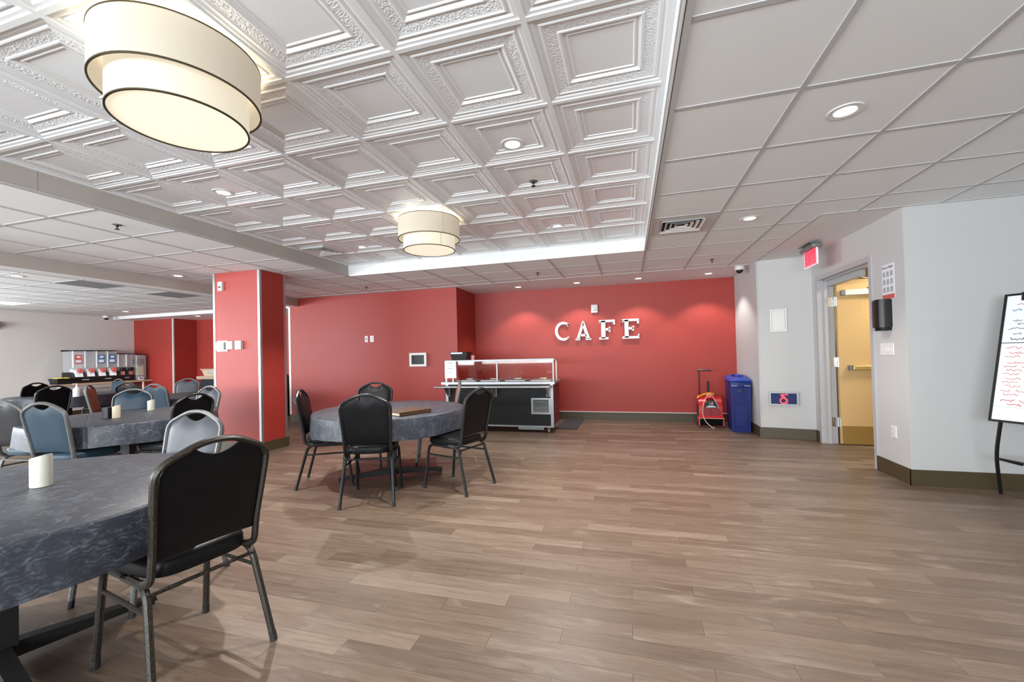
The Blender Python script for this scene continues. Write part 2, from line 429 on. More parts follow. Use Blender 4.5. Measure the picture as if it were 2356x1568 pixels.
for (x, y) in cells[:300]:
    link('floor_plank', pme, floor, (x, y, random.uniform(-.0003, .0003)))
pm = MB()
for (x, y) in cells[300:]: plank_box(pm, x, y)
tag(pm.build('floor_planks_far', 'plank', floor, smooth=False), kind='stuff')

# ---- walls
def wall(name, quads, m):
    mb = MB()
    for a, b in quads: mb.box(a, b)
    return struct(name, mb, m)
wall('wall_far', [((-2.98, 7.86, 0), (1.757, 8.0, 2.7))], 'red')
wall('wall_far_return', [((-3.12, 6.93, 0), (-2.98, 8.0, 2.7))], 'red')
wall('wall_far_left', [((-6.67, 6.93, 0), (-3.12, 7.06, 2.7))], 'red')
wall('wall_opening_side', [((-6.69, 6.932, 0), (-6.55, 8.9, 2.7))], 'red')
wall('wall_left_far', [((-11.60, 8.74, 0), (-6.55, 8.9, 2.6))], 'red')
wall('wall_pilaster', [((XL, 8.12, 0), (-11.60, 8.9, 2.6))], 'red')
wall('wall_left', [((XL - .15, YR, 0), (XL, -2.3, 2.8)), ((XL - .15, 3.5, 0), (XL, 8.9, 2.8)), ((XL - .15, -2.3, 0), (XL, 3.5, .75)), ((XL - .15, -2.3, 2.3), (XL, 3.5, 2.8))], 'grey_wall')
wall('wall_rear', [((XL, YR - .15, 0), (-12.5, YR, 2.8)), ((-6.4, YR - .15, .75), (-6.0, YR, 2.3)), ((1.8, YR - .15, 0), (XRI, YR, 2.8)), ((-12.5, YR - .15, 0), (1.8, YR, .75)), ((-12.5, YR - .15, 2.3), (1.8, YR, 2.8))], 'white_wall')
wall('wall_alcove_side', [((1.757, 6.60, 0), (1.90, 8.0, 2.7))], 'white_wall')
mb = MB(); mb.prism([(1.775, 6.602), (2.40, 6.475), (2.40, 6.70), (1.86, 6.70)], 0, 2.7, 'z'); struct('wall_alcove_back', mb, 'white_wall')
DX0, DX1, DY0, DY1, DH = 2.39, 2.55, 5.09, 6.30, 2.115
wall('wall_door_side', [((DX0, 4.53, 0), (DX1, DY0 - .04, 2.7)), ((DX0, DY1 + .04, 0), (DX1, 6.70, 2.7)), ((DX0, DY0 - .04, DH + .04), (DX1, DY1 + .04, 2.7))], 'white_wall')
wall('wall_right', [((DX0 + .002, 4.528, 0), (XRI, 4.69, 2.7))], 'white_wall')
wall('wall_right_end', [((XRI, YR, 0), (XRI + .15, 9.0, 2.7))], 'white_wall')
wall('wall_corridor', [((DX1, 7.7, 0), (XRI, 7.85, 2.7)), ((XRI - .12, 4.69, 0), (XRI - .002, 7.7, 2.7))], 'cream_wall')
# free-standing red column with metal corner guards
mb = MB(); mb.box((-5.64, 4.49, 0), (-4.82, 4.93, HC)); column = struct('wall_column', mb, 'red')
for (x, y, sx, sy) in ((-5.64, 4.49, -1, -1), (-4.82, 4.49, 1, -1), (-4.82, 4.93, 1, 1), (-5.64, 4.93, -1, 1)):
    mb = MB(); e = .0035; L = .033
    mb.box((x + sx * e, y + sy * e, .135), (x - sx * L, y, HC)); mb.box((x + sx * e, y, .135), (x, y - sy * L, HC))
    tag(mb.build('corner_guard', 'guard', column, smooth=False))
mb = MB(); mb.box((-6.705, 6.925, .135), (-6.655, 6.965, 2.32)); mb.build('corner_guard', 'trim_white', bpy.data.objects['wall_far_left'], smooth=False)
mb = MB(); mb.box((-11.625, 8.108, .1), (-11.592, 8.14, 2.42)); mb.build('corner_guard', 'trim_white', bpy.data.objects['wall_pilaster'], smooth=False)
# ---- baseboards
def baseb(name, boxes):
    mb = MB()
    for a, b in boxes: mb.box(a, b)
    return struct(name, mb, 'base')
BH = .142
baseb('baseboard_far', [((-2.98, 7.846, 0), (1.757, 7.861, BH)), ((-2.981, 6.94, 0), (-2.966, 7.85, BH))])
mb = MB(); mb.box((-2.98, 7.838, BH), (1.757, 7.861, BH + .010)); mb.build('base_cap', 'trim_white', bpy.data.objects['baseboard_far'], smooth=False)
baseb('baseboard_far_left', [((-6.70, 6.914, 0), (-2.966, 6.931, BH)), ((-6.705, 6.914, 0), (-6.689, 8.7, BH))])
baseb('baseboard_column', [((-5.655, 4.475, 0), (-4.805, 4.945, .135))])
baseb('baseboard_left', [((XL - .001, 3.5, 0), (XL + .015, 8.12, BH)), ((XL, 8.105, 0), (-11.585, 8.121, BH)), ((-11.601, 8.105, 0), (-11.585, 8.74, BH)), ((-11.6, 8.725, 0), (-6.69, 8.741, BH))])
mb = MB(); mb.box((1.745, 6.60, 0), (1.758, 7.85, BH)); mb.prism([(1.745, 6.592), (2.378, 6.462), (2.378, 6.48), (1.758, 6.61)], 0, BH, 'z'); struct('baseboard_alcove', mb, 'base')
baseb('baseboard_door_side', [((2.376, 6.352, 0), (2.391, 6.49, BH)), ((2.376, 4.516, 0), (2.391, 5.045, BH))])
baseb('baseboard_right', [((2.376, 4.514, 0), (XRI, 4.529, BH))])

# ---- ceiling: slab, drop tiles, grid, tin panels, beams
mb = MB(); mb.box((XL - .2, YR - .2, 2.80), (XRI + .2, 9.2, 2.92)); ceiling = struct('ceiling', mb, 'drywall')
tile_cache = {}; far_tiles = MB()
def tile(x0, x1, y0, y1, z=HC):
    a = .011; w_, d_ = x1 - x0 - 2 * a, y1 - y0 - 2 * a
    if w_ < .03 or d_ < .03: return
    cx_, cy_ = (x0 + x1) / 2, (y0 + y1) / 2
    if inview((cx_, cy_, z)):
        k = (round(w_, 3), round(d_, 3))
        if k not in tile_cache:
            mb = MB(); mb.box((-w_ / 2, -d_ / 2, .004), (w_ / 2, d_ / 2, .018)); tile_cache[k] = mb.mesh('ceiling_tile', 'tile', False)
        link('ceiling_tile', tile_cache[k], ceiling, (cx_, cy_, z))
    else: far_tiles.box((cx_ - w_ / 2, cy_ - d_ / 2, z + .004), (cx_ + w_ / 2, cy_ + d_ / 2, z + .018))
drawn = {}
def gridline(a, b):
    ax = 0 if b[0] - a[0] < .05 else 1      # a run already laid over the same stretch is not laid twice
    key = (ax, round(a[ax], 2)); lo, hi = a[1 - ax], b[1 - ax]
    if any(p <= lo + .03 and q >= hi - .03 for p, q in drawn.get(key, [])): return
    drawn.setdefault(key, []).append((lo, hi))
    mb = MB(); mb.box(a, b)
    # raised lip on both sides of the bar
    mb.build('grid_bar', 'bar', ceiling, smooth=False)
def region(x0, x1, y0, y1, skip=()):
    i0 = math.floor((x0 - GX) / T + 1e-6); i1 = math.ceil((x1 - GX) / T - 1e-6)
    j0 = math.floor((y0 - GY) / T + 1e-6); j1 = math.ceil((y1 - GY) / T - 1e-6)
    for i in range(i0, i1):
        for j in range(j0, j1):
            a, b = max(x0, GX + i * T), min(x1, GX + (i + 1) * T); c, d = max(y0, GY + j * T), min(y1, GY + (j + 1) * T)
            if (i, j) in skip: continue
            tile(a, b, c, d)
    hb = .012
    for i in range(i0, i1 + 1):
        x = GX + i * T
        if x0 - .001 <= x <= x1 + .001: gridline((x - hb, y0, HC), (x + hb, y1, HC + .012))
    for j in range(j0, j1 + 1):
        y = GY + j * T
        if y0 - .001 <= y <= y1 + .001: gridline((x0, y - hb, HC + .0008), (x1, y + hb, HC + .012))
BX0, BX1 = -6.63, -6.47      # dropped beam on the left
vent_cell = (0, 4)
region(COVE_R, GX + 2 * T, YR, 6.82, skip={vent_cell})
region(GX + 2 * T, XRI, YR, 4.53)
region(GX + 2 * T, 1.765, 4.508, 6.82)
region(BX1, COVE_L, YR, 6.82)
region(COVE_L, COVE_R, COVE_Y + .02, 6.82)
GR1, GR2 = (-14, 4), (-14, 6)
LEDP = (-20, 5)
region(XL, BX0, YR, 7.64, skip={GR1, GR2, LEDP, (-20, 4)})
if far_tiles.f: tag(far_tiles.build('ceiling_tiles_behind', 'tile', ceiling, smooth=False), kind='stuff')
# plain drywall strips
mb = MB(); mb.box((BX1, 6.82, HC - .001), (1.90, 8.0, HC + .03)); mb.box((1.765, 4.53, HC - .001), (2.55, 6.82, HC + .03)); mb.build('drywall_strip', 'drywall', ceiling, smooth=False)
mb = MB(); mb.box((DX1, 4.69, 2.46), (XRI, 7.85, 2.5)); mb.build('corridor_ceiling', 'drywall', ceiling, smooth=False)
# edge angles along wall lines
for a, b in (((BX1, 6.808, HC - .002), (1.765, 6.832, HC + .004)), ((1.753, 4.53, HC - .002), (1.777, 6.82, HC + .004)), ((1.765, 4.505, HC - .002), (XRI, 4.53, HC + .004)), ((BX1 - .001, YR, HC - .002), (BX1 + .02, 6.93, HC + .004)), ((XL, YR, HC - .002), (XL + .03, 7.64, HC + .004))):
    mb = MB(); mb.box(a, b); mb.build('edge_angle', 'bar', ceiling, smooth=False)
# cove faces
mb = MB(); mb.box((COVE_L - .015, COVE_Y, HC), (COVE_R + .02, COVE_Y + .02, 2.75)); mb.build('cove_face', 'cove', ceiling, smooth=False)
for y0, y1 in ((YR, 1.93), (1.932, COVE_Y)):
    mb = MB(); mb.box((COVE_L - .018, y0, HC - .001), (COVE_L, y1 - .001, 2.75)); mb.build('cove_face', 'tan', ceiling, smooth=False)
mb = MB(); mb.box((COVE_R, YR, HC), (COVE_R + .02, COVE_Y + .02, 2.75)); mb.build('cove_face', 'cove', ceiling, smooth=False)
mb = MB(); mb.box((COVE_R - .004, YR, HC - .004), (COVE_R + .006, COVE_Y, HC + .012)); mb.build('edge_trim', 'alu_edge', ceiling, smooth=False)
mb = MB(); mb.box((COVE_R + .007, YR, HC - .003), (COVE_R + .011, COVE_Y + .02, HC + .004)); mb.build('edge_gap', 'dark_line', ceiling, smooth=False)
mb = MB(); mb.box((COVE_R + .011, YR, HC - .003), (COVE_R + .036, COVE_Y + .02, HC + .004)); mb.build('edge_trim', 'bar', ceiling, smooth=False)
# dropped beam, far-left soffit
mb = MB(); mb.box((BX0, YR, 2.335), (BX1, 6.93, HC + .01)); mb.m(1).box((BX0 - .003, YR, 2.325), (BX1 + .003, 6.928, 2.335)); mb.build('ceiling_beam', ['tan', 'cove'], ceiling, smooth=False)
mb = MB(); mb.box((XL, 7.64, 2.415), (-6.55, 8.9, 2.75)); mb.build('soffit', 'cove', ceiling, smooth=False)
# tin panels
prof = [(.0, 0), (.020, 0), (.024, .002), (.031, .005), (.038, .005), (.043, .0015), (.049, .001), (.055, .004), (.061, .005), (.108, .009), (.112, .006), (.119, .0055), (.125, .009), (.134, .015), (.141, .0155), (.146, .0115), (.151, .012), (.155, .016)]
def tin_mesh(wx, wy):
    mb = MB(); hx, hy = wx / 2, wy / 2; vs = []
    for (d, z) in prof: vs += [(-hx + d, -hy + d, z), (hx - d, -hy + d, z), (hx - d, hy - d, z), (-hx + d, hy - d, z)]
    b = 0; mb.v = vs
    for i in range(len(prof) - 1):
        mb.m(1 if i == 8 else 0)
        for k in range(4): mb.face([i * 4 + k, i * 4 + (k + 1) % 4, (i + 1) * 4 + (k + 1) % 4, (i + 1) * 4 + k])
    mb.m(0); n = (len(prof) - 1) * 4; mb.face([n, n + 1, n + 2, n + 3])
    me = mb.mesh('tin_panel', ['tin', 'tin_tex'], False); return me
tin_full = tin_mesh(T - .022, T - .022)
tin_vent = MB(); tin_vent.box((-(T - .03) / 2, -(T - .03) / 2, .001), ((T - .03) / 2, (T - .03) / 2, .01)); tin_vent = tin_vent.mesh('tin_panel_flat', 'tin', False)
jt = int((YR - GY) / T) - 1
TIN_VENT = (-7, 4)
far_tin = MB()
for i in range(-7, 0):
    for j in range(jt, 6):
        cx_, cy_ = GX + (i + .5) * T, GY + (j + .5) * T
        if inview((cx_, cy_, HT), 500):
            link('tin_panel_flat' if (i, j) == TIN_VENT else 'tin_panel', tin_vent if (i, j) == TIN_VENT else tin_full, ceiling, (cx_, cy_, HT + .003))
        elif cy_ > YR: far_tin.box((cx_ - .29, cy_ - .29, HT + .02), (cx_ + .29, cy_ + .29, HT + .03))
tag(far_tin.build('tin_panels_behind', 'tin', ceiling, smooth=False), kind='stuff')
for i in range(-7, 1):
    x = GX + i * T; x = min(max(x, COVE_L + .012), COVE_R - .012)
    mb = MB(); mb.box((x - .012, YR, HT - .003), (x + .012, COVE_Y, HT + .006)); mb.build('tin_grid_bar', 'tin', ceiling, smooth=False)
for j in range(jt + 1, 7):
    y = min(GY + j * T, COVE_Y - .012)
    mb = MB(); mb.box((COVE_L, y - .012, HT - .0024), (COVE_R, y + .012, HT + .006)); mb.build('tin_grid_bar', 'tin', ceiling, smooth=False)

# ------------------------------------------------------------------ lamps in the ceiling
def spot(parent, loc, energy, size=120, blend=.7, col=(1, .955, .90), r=.04):
    l = bpy.data.lights.new('downlight_lamp', 'SPOT'); l.energy = energy; l.spot_size = R_(size); l.spot_blend = blend; l.color = col; l.shadow_soft_size = r
    o = link('downlight_lamp', l, parent, loc); return o
dl_ring = MB(); dl_ring.ring([(.052, -.003), (.078, -.004), (.082, 0), (.082, .004), (.05, .004)], n=28); dl_ring = dl_ring.mesh('trim_ring', 'white')
dl_lens = MB(); dl_lens.lathe([(0, -.0005), (.053, -.0005), (.053, .004), (0, .004)], n=28); dl_lens = dl_lens.mesh('lens', 'lens_glow')
def downlight(label, x, y, z, energy, group=None, size=120, blend=.8, col=(1, .955, .90), r=.04):
    t_ = thing('downlight', label, 'downlight', (x, y, z), group=group)
    link('trim_ring', dl_ring, t_); link('lens', dl_lens, t_)
    spot(t_, (0, 0, -.012), energy, size, blend, col, r)
    return t_
ZT = HT + .018
for lab, x, y, e in (('round downlight in tin ceiling, near middle, right of the big drum lamp', -.72, 2.68, 55), ('round downlight in tin ceiling below the near drum lamp, at left', -3.24, 2.68, 55),
                     ('round downlight in tin ceiling beside the tin air vent', -3.245, 4.58, 55), ('round downlight in tin ceiling right of the far drum lamp', -.735, 4.58, 55)):
    downlight(lab, x, y, ZT, e + 135, size=112, blend=.45, r=.025)
downlight('largest downlight, nearest in the plain tiles at upper right', 1.13, 2.58, HC + .003, 120)
downlight('downlight in plain tiles right of the square air vent', 1.138, 4.42, HC + .003, 120)
for lab, x, y in (('rightmost downlight over the red cafe wall, above the blue bin', 1.272, 7.365), ('downlight over the red wall above letter E', .18, 7.36),
                  ('downlight over the red wall above letters C and A', -.865, 7.38), ('leftmost downlight over the red cafe wall, above the serving cart', -1.94, 7.386)):
    downlight(lab, x, y, HC - .001, 46, size=106, blend=.45, r=.014)
downlight('downlight in the drop tiles left of the red column', -6.205, 4.42, HC + .003, 80)
downlight('downlight at far left edge, past the dropped beam', -8.08, 3.63, HC + .003, 80)
downlight('small downlight near the dome camera by the grey wall', -11.5, 6.99, HC + .003, 80)
downlight('small downlight in the low soffit before the red pilaster', -10.5, 7.95, 2.414, 22)
downlight('small downlight seen in the gap right of the column', -7.25, 7.9, 2.414, 16)
t_ = thing('led_panel', 'bright flat led panel in the ceiling at far left edge', 'ceiling light', (GX + (-20 + .5) * T, GY + 5 * T, HC))
mb = MB(); mb.box((-.29, -.6, .002), (.29, .6, .008)); mb.build('diffuser', 'panel_glow', t_, smooth=False)
mb = MB(); mb.box((-.305, -.61, 0), (-.29, .61, .01)).box((.29, -.61, 0), (.305, .61, .01)).box((-.29, -.61, 0), (.29, -.6, .01)).box((-.29, .6, 0), (.29, .61, .01)); mb.build('frame', 'white', t_, smooth=False)

def drum(label, x, y, seam):
    t_ = thing('drum_ceiling_lamp', label, 'ceiling lamp', (x, y, 0))
    ro, ri = .305, .255; n = 64
    mb = MB(); mb.ring([(ro, 2.425), (ro, 2.618), (ro - .004, 2.618), (ro - .004, 2.425)], n=n); o = mb.build('outer_shade', 'shade_out', t_)
    for z in (2.425, 2.618):
        mb = MB(); mb.ring([(ro + .0018, z - .003), (ro + .0018, z + .003), (ro - .0055, z + .003), (ro - .0055, z - .003)], n=n); mb.build('rim_band', 'bronze_ring', o)
    mb = MB()
    a = R_(seam); mb.tube([(ro * math.cos(a), ro * math.sin(a), 2.428), (ro * math.cos(a), ro * math.sin(a), 2.615)], .0022, 6); mb.build('seam', 'wood_top', o)
    mb = MB(); mb.ring([(ri, 2.318), (ri, 2.585), (ri - .004, 2.585), (ri - .004, 2.318)], n=n); i_ = mb.build('inner_shade', 'shade_in', t_)
    mb = MB(); mb.ring([(ri + .0018, 2.314), (ri + .0018, 2.320), (ri - .006, 2.320), (ri - .006, 2.314)], n=n); mb.build('rim_band', 'bronze_ring', i_)
    mb = MB(); mb.tube([(ri * math.cos(a), ri * math.sin(a), 2.32), (ri * math.cos(a), ri * math.sin(a), 2.58)], .0022, 6); mb.build('seam', 'wood_top', i_)
    mb = MB(); mb.lathe([(0, 2.319), (ri - .006, 2.319), (ri - .006, 2.324), (0, 2.324)], n=n); mb.build('diffuser', 'diffuser', t_)
    mb = MB(); mb.lathe([(0, 2.60), (.10, 2.60), (.11, 2.615), (.11, 2.68), (0, 2.68)], n=32); mb.build('canopy', 'white', t_)
    for k in range(3):
        an = R_(20 + 120 * k); mb = MB(); mb.tube([(.08 * math.cos(an), .08 * math.sin(an), 2.61), (ri * math.cos(an), ri * math.sin(an), 2.56), (ro * math.cos(an), ro * math.sin(an), 2.60)], .003, 6); mb.build('spider_arm', 'white', t_)
    for k in range(3):
        an = R_(80 + 120 * k); l = bpy.data.lights.new('lamp_bulb', 'POINT'); l.energy = 3.2; l.color = (1, .80, .52); l.shadow_soft_size = .03
        link('lamp_bulb', l, t_, (.18 * math.cos(an), .18 * math.sin(an), 2.545))
    return t_
drum('large cream two tier drum lamp nearest us at upper left', -1.905, 1.385, 120)
drum('smaller looking cream two tier drum lamp farther away before the far cove', -1.915, 3.80, -38)

# sprinklers
def sprinkler(label, x, y, z):
    t_ = thing('sprinkler_head', label, 'sprinkler', (x, y, z))
    mb = MB(); mb.lathe([(0, -.004), (.030, -.004), (.036, 0), (.036, .006), (0, .006)], n=20); mb.build('escutcheon', 'grey_metal', t_)
    mb = MB(); mb.lathe([(0, -.042), (.018, -.042), (.018, -.038), (.004, -.036), (.005, -.02), (.011, -.018), (.011, -.004), (0, -.004)], n=14); mb.build('deflector', 'black', t_)
sprinkler('dark sprinkler head in a tin panel right of centre', -.72, 3.31, ZT)
sprinkler('dark sprinkler head in the drop tiles at left, below the taupe cove', -4.373, 2.60, HC + .004)
sprinkler('sprinkler head above the left red wall near the outlets', -4.395, 6.28, HC + .004)
sprinkler('sprinkler head in the front soffit tiles above the serving cart', -1.324, 6.235, HC + .004)
sprinkler('sprinkler head in the tiles near the dome camera at right', 1.128, 6.244, HC + .004)

# air vents
def diffuser_vent(t_, h, z0=0.0):
    mb = MB()
    for k in range(4):
        a = h - k * h * .23; b = a - h * .10
        vs = []
        for (q, z) in ((a, -.010 + .002 * k), (b, .010), (b - .004, .010), (a - .004, -.008 + .002 * k)): vs += [(-q, -q, z + z0), (q, -q, z + z0), (q, q, z + z0), (-q, q, z + z0)]
        mb.add(vs, [(i * 4 + e, i * 4 + (e + 1) % 4, ((i + 1) % 4) * 4 + (e + 1) % 4, ((i + 1) % 4) * 4 + e) for i in range(4) for e in range(4)])
    mb.build('louver', 'white', t_, smooth=False)
    mb = MB(); mb.box((-h, -h, .016 + z0), (h, h, .02 + z0)); mb.build('duct_shadow', 'vent_dark', t_, smooth=False)
t_ = thing('ceiling_air_vent', 'square louvered air vent in a grey panel right of the cove edge', 'air vent', (GX + .5 * T, GY + 4.5 * T, HC))
mb = MB(); h = .20
for a, b in (((-.293, -.293), (.293, -h)), ((-.293, h), (.293, .293)), ((-.293, -h), (-h, h)), ((h, -h), (.293, h))): mb.box((*a, .002), (*b, .014))
mb.build('vent_panel', 'vent_panel', t_, smooth=False); diffuser_vent(t_, h)
t_ = thing('ceiling_air_vent', 'dark louvered air vent in the tin ceiling at left end', 'air vent', (-3.78, 4.46, HT - .004))
diffuser_vent(t_, .185, -.004)
for lab, (i, j) in (('dark grey return grille past the beam, nearer one at left', GR1), ('dark grey return grille past the beam, beside the column', GR2)):
    t_ = thing('return_grille', lab, 'vent', (GX + (i + .5) * T, GY + (j + .5) * T, HC))
    mb = MB(); mb.box((-.292, -.292, .008), (.292, .292, .012)); mb.build('backing', 'vent_grey', t_, smooth=False)
    mb = MB()
    for k in range(24): mb.box((-.292, -.29 + k * .0245, .001), (.292, -.277 + k * .0245, .008))
    tag(mb.build('grille_core', 'vent_grey', t_, smooth=False), kind='stuff')
def dome_cam(label, x, y, z):
    t_ = thing('dome_camera', label, 'camera', (x, y, z))
    mb = MB(); mb.lathe([(0, 0), (.06, 0), (.068, -.02), (.066, -.05), (.058, -.06), (0, -.06)], n=28); mb.build('housing', 'white', t_)
    mb = MB(); mb.lathe([(.048, -.058), (.046, -.078), (.036, -.096), (.018, -.106), (0, -.109)], n=24); mb.build('dome', 'black', t_)
dome_cam('white dome camera with black bubble beside the alcove wall', 1.62, 6.90, HC)
dome_cam('white dome camera near the grey wall at far left', -12.85, 7.38, HC)

# ------------------------------------------------------------------ door
door = link('door_1', None); tag(door, 'open oak door in a grey metal frame', None, None, 'structure')
mb = MB()
for (y0, y1) in ((DY0 - .05, DY0), (DY1, DY1 + .05)):
    mb.box((DX0 - .012, y0, 0), (DX1 + .012, y1, DH + .055))
mb.box((DX0 - .012, DY0, DH), (DX1 + .012, DY1, DH + .055))
mb.box((DX0 + .06, DY1 - .016, 0), (DX0 + .10, DY1, DH)); mb.box((DX0 + .06, DY0, 0), (DX0 + .10, DY0 + .016, DH)); mb.box((DX0 + .06, DY0, DH - .016), (DX0 + .10, DY1, DH))
mb.build('door_frame', 'frame_lav', door, smooth=False)
LX0, LX1, LY = DX1 + .02, DX1 + 1.19, 6.232
mb = MB(); mb.box((LX0, LY, .012), (LX1, LY + .045, DH - .02)); leaf = mb.build('door_leaf', 'oak', door, smooth=False)
mb = MB(); mb.box((LX0 + .01, LY - .002, .015), (LX1 - .01, LY, .24)); mb.build('kick_plate', 'brass', leaf, smooth=False)
mb = MB(); mb.box((LX0 + .09, LY - .06, .945), (LX0 + .13, LY, 1.01)); mb.build('bar_mount', 'grey_metal', leaf, smooth=False)
mb = MB(); mb.rbox((LX0 + .13, LY - .058, .952), (LX1 - .06, LY - .002, 1.003), .012); mb.build('push_bar', 'brass', leaf)
mb = MB(); mb.rbox((LX0 + .07, LY - .06, 1.895), (LX0 + .62, LY - .001, 1.965), .008); mb.build('closer_body', 'white', leaf)
mb = MB(); mb.rbox((LX0 + .03, LY - .058, 1.895), (LX0 + .07, LY - .003, 1.962), .01); mb.build('closer_cap', 'grey_metal', leaf)
mb = MB(); mb.tube([(LX0 + .30, LY - .05, 1.975), (LX0 + .52, LY - .22, 1.995), (LX0 - .02, LY - .42, 2.085)], .008, 8); mb.build('closer_arm', 'grey_metal', leaf)
mb = MB(); mb.box((DX0 + .10, DY0 + .42, DH - .085), (DX0 + .16, DY1 - .02, DH)); mb.build('header_closer_box', 'frame_lav', door, smooth=False)
for z in (.28, 1.05, 1.83):
    mb = MB(); mb.box((DX1 - .055, DY1 - .005, z - .06), (DX1 + .004, DY1 - .001, z + .06)); mb.box((LX0 - .002, LY + .004, z - .06), (LX0 + .0005, LY + .04, z + .06))
    mb.tube([(DX1 + .010, DY1 - .02, z - .06), (DX1 + .010, DY1 - .02, z + .06)], .008, 10); mb.build('hinge', 'chrome', door)
cl = bpy.data.lights.new('corridor_lamp', 'AREA'); cl.shape = 'DISK'; cl.size = .5; cl.energy = 32; cl.color = (1, .88, .66)
t_ = thing('corridor_ceiling_lamp', 'warm corridor ceiling lamp beyond the open door', 'ceiling light', (3.5, 5.6, 2.44))
mb = MB(); mb.lathe([(0, -.02), (.2, -.02), (.21, 0), (.21, .02), (0, .02)], n=28); mb.build('lamp_dish', 'panel_glow', t_)
link('corridor_lamp', cl, t_, (0, 0, -.03))

# exit sign hung under the soffit, reading towards us
EX, EY = 2.12, 5.745
t_ = thing('exit_sign', 'red lit EXIT sign hanging from ceiling left of the door', 'exit sign', (EX, EY, 0), R_(-90))
mb = MB(); mb.rbox((-.20, -.05, 2.405), (.19, .05, 2.455), .012); mb.box((-.20, -.06, 2.475), (.12, .06, 2.487)); mb.box((-.08, -.025, 2.45), (.08, .025, 2.477)); mb.build('sign_canopy', 'grey_metal', t_)
mb = MB(); mb.box((-.165, -.008, 2.225), (.165, .008, 2.406)); pn = mb.build('sign_panel', 'exit_red', t_, smooth=False)
mb = MB(); mb.box((-.175, -.009, 2.22), (-.165, .009, 2.406)).box((.165, -.009, 2.22), (.175, .009, 2.406)).box((-.175, -.009, 2.215), (.175, .009, 2.225)); mb.build('panel_edge', 'exit_edge', t_, smooth=False)
text_mesh('sign_letters', 'EXIT', .14, 'exit_letter', t_, at(FACE_Y @ Matrix.Diagonal((.98, 1.35, 1, 1)), 0, -.0088, 2.312))

# ------------------------------------------------------------------ things on the walls
def wall_y(name, label, cat, x0, x1, z0, z1, y, d, m='white', group=None):
    t_ = thing(name, label, cat, ((x0 + x1) / 2, y, z0), group=group); w_ = (x1 - x0) / 2
    mb = MB(); mb.box((-w_, -d, 0), (w_, 0, z1 - z0)); mb.build('body', m, t_, smooth=False); return t_
# letters
def letter(name, label, x, w_, polys):
    t_ = thing(name, label, 'letter', (x, 7.86, 1.485))
    mb = MB()
    for p in polys: mb.prism([(a * w_, b * .358) for a, b in p], -.05, -.018)
    mb.build('letter_body', 'trim_white', t_, smooth=False)
    mb = MB()
    for zx in ((.2, .08), (.2, .9)):
        mb = MB(); mb.tube([(zx[0] * w_, -.03, zx[1] * .358), (zx[0] * w_, 0, zx[1] * .358)], .006, 8); mb.build('stand_off_pin', 'grey_metal', t_)
def arcpoly(cx_, cy_, ro, ri, a0, a1, n=20, sx=1.0):
    o_ = [(cx_ + sx * ro * math.cos(R_(a0 + (a1 - a0) * k / n)), cy_ + ro * math.sin(R_(a0 + (a1 - a0) * k / n))) for k in range(n + 1)]
    i_ = [(cx_ + sx * .04 + sx * ri * math.cos(R_(a0 + (a1 - a0) * k / n)), cy_ + ri * math.sin(R_(a0 + (a1 - a0) * k / n))) for k in range(n, -1, -1)]
    return o_, i_
o_, i_ = arcpoly(.60, .5, .5, .37, 42, 312, 26, 1.18)
Cq = [[o_[k], o_[k + 1], i_[len(i_) - 2 - k], i_[len(i_) - 1 - k]] for k in range(26)]
letter('sign_letter_c', 'white raised letter C at left end of the cafe sign', -1.355, .27, Cq + [[(.86, .76), (1.0, .74), (1.02, .90), (.92, .88)], [(.95, .07), (1.05, .17), (.98, .2), (.88, .12)]])
letter('sign_letter_a', 'white raised letter A, second in the cafe sign', -.965, .29, [[(.06, .06), (.26, .06), (.55, .82), (.5, 1.0), (.45, .97)], [(.5, 1.0), (.46, .75), (.70, .06), (.94, .06), (.56, .98)], [(.27, .20), (.73, .20), (.67, .31), (.33, .31)], [(0, 0), (.31, 0), (.31, .09), (0, .09)], [(.65, 0), (1, 0), (1, .09), (.65, .09)]])
letter('sign_letter_f', 'white raised letter F, third in the cafe sign', -.53, .29, [[(.14, .05), (.40, .05), (.40, .96), (.14, .96)], [(0, .88), (1, .88), (1, 1), (0, 1)], [(.86, .76), (1, .76), (1, .9), (.9, .9)], [(0, .83), (.12, .86), (.12, .92), (0, .92)], [(.38, .45), (.66, .45), (.66, .57), (.38, .57)], [(.6, .38), (.7, .38), (.7, .64), (.6, .62)], [(0, 0), (.58, 0), (.58, .11), (0, .11)]])
letter('sign_letter_e', 'white raised letter E at right end of the cafe sign', -.115, .295, [[(.14, .05), (.38, .05), (.38, .96), (.14, .96)], [(0, .88), (1, .88), (1, 1), (0, 1)], [(.87, .76), (1, .76), (1, .9), (.9, .9)], [(0, .83), (.12, .86), (.12, .92), (0, .92)], [(.36, .46), (.66, .46), (.66, .58), (.36, .58)], [(.6, .39), (.7, .39), (.7, .65), (.6, .63)], [(0, 0), (1, 0), (1, .12), (0, .12)], [(.9, .1), (1, .1), (1, .25), (.92, .2)]])
# strobe above sign
t_ = thing('fire_strobe', 'white fire strobe on the red wall above the cafe letters', 'strobe', (-.604, 7.86, 1.985))
mb = MB(); mb.rbox((-.06, -.045, 0), (.06, 0, .152), .012); mb.build('body', 'white', t_)
mb = MB(); mb.rbox((-.025, -.062, .03), (.028, -.044, .075), .008); mb.build('flash_lens', 'acrylic', t_)
mb = MB(); mb.box((-.03, -.0465, .035), (.042, -.045, .055)); mb.build('label_mark', 'ink_grey', t_, smooth=False)
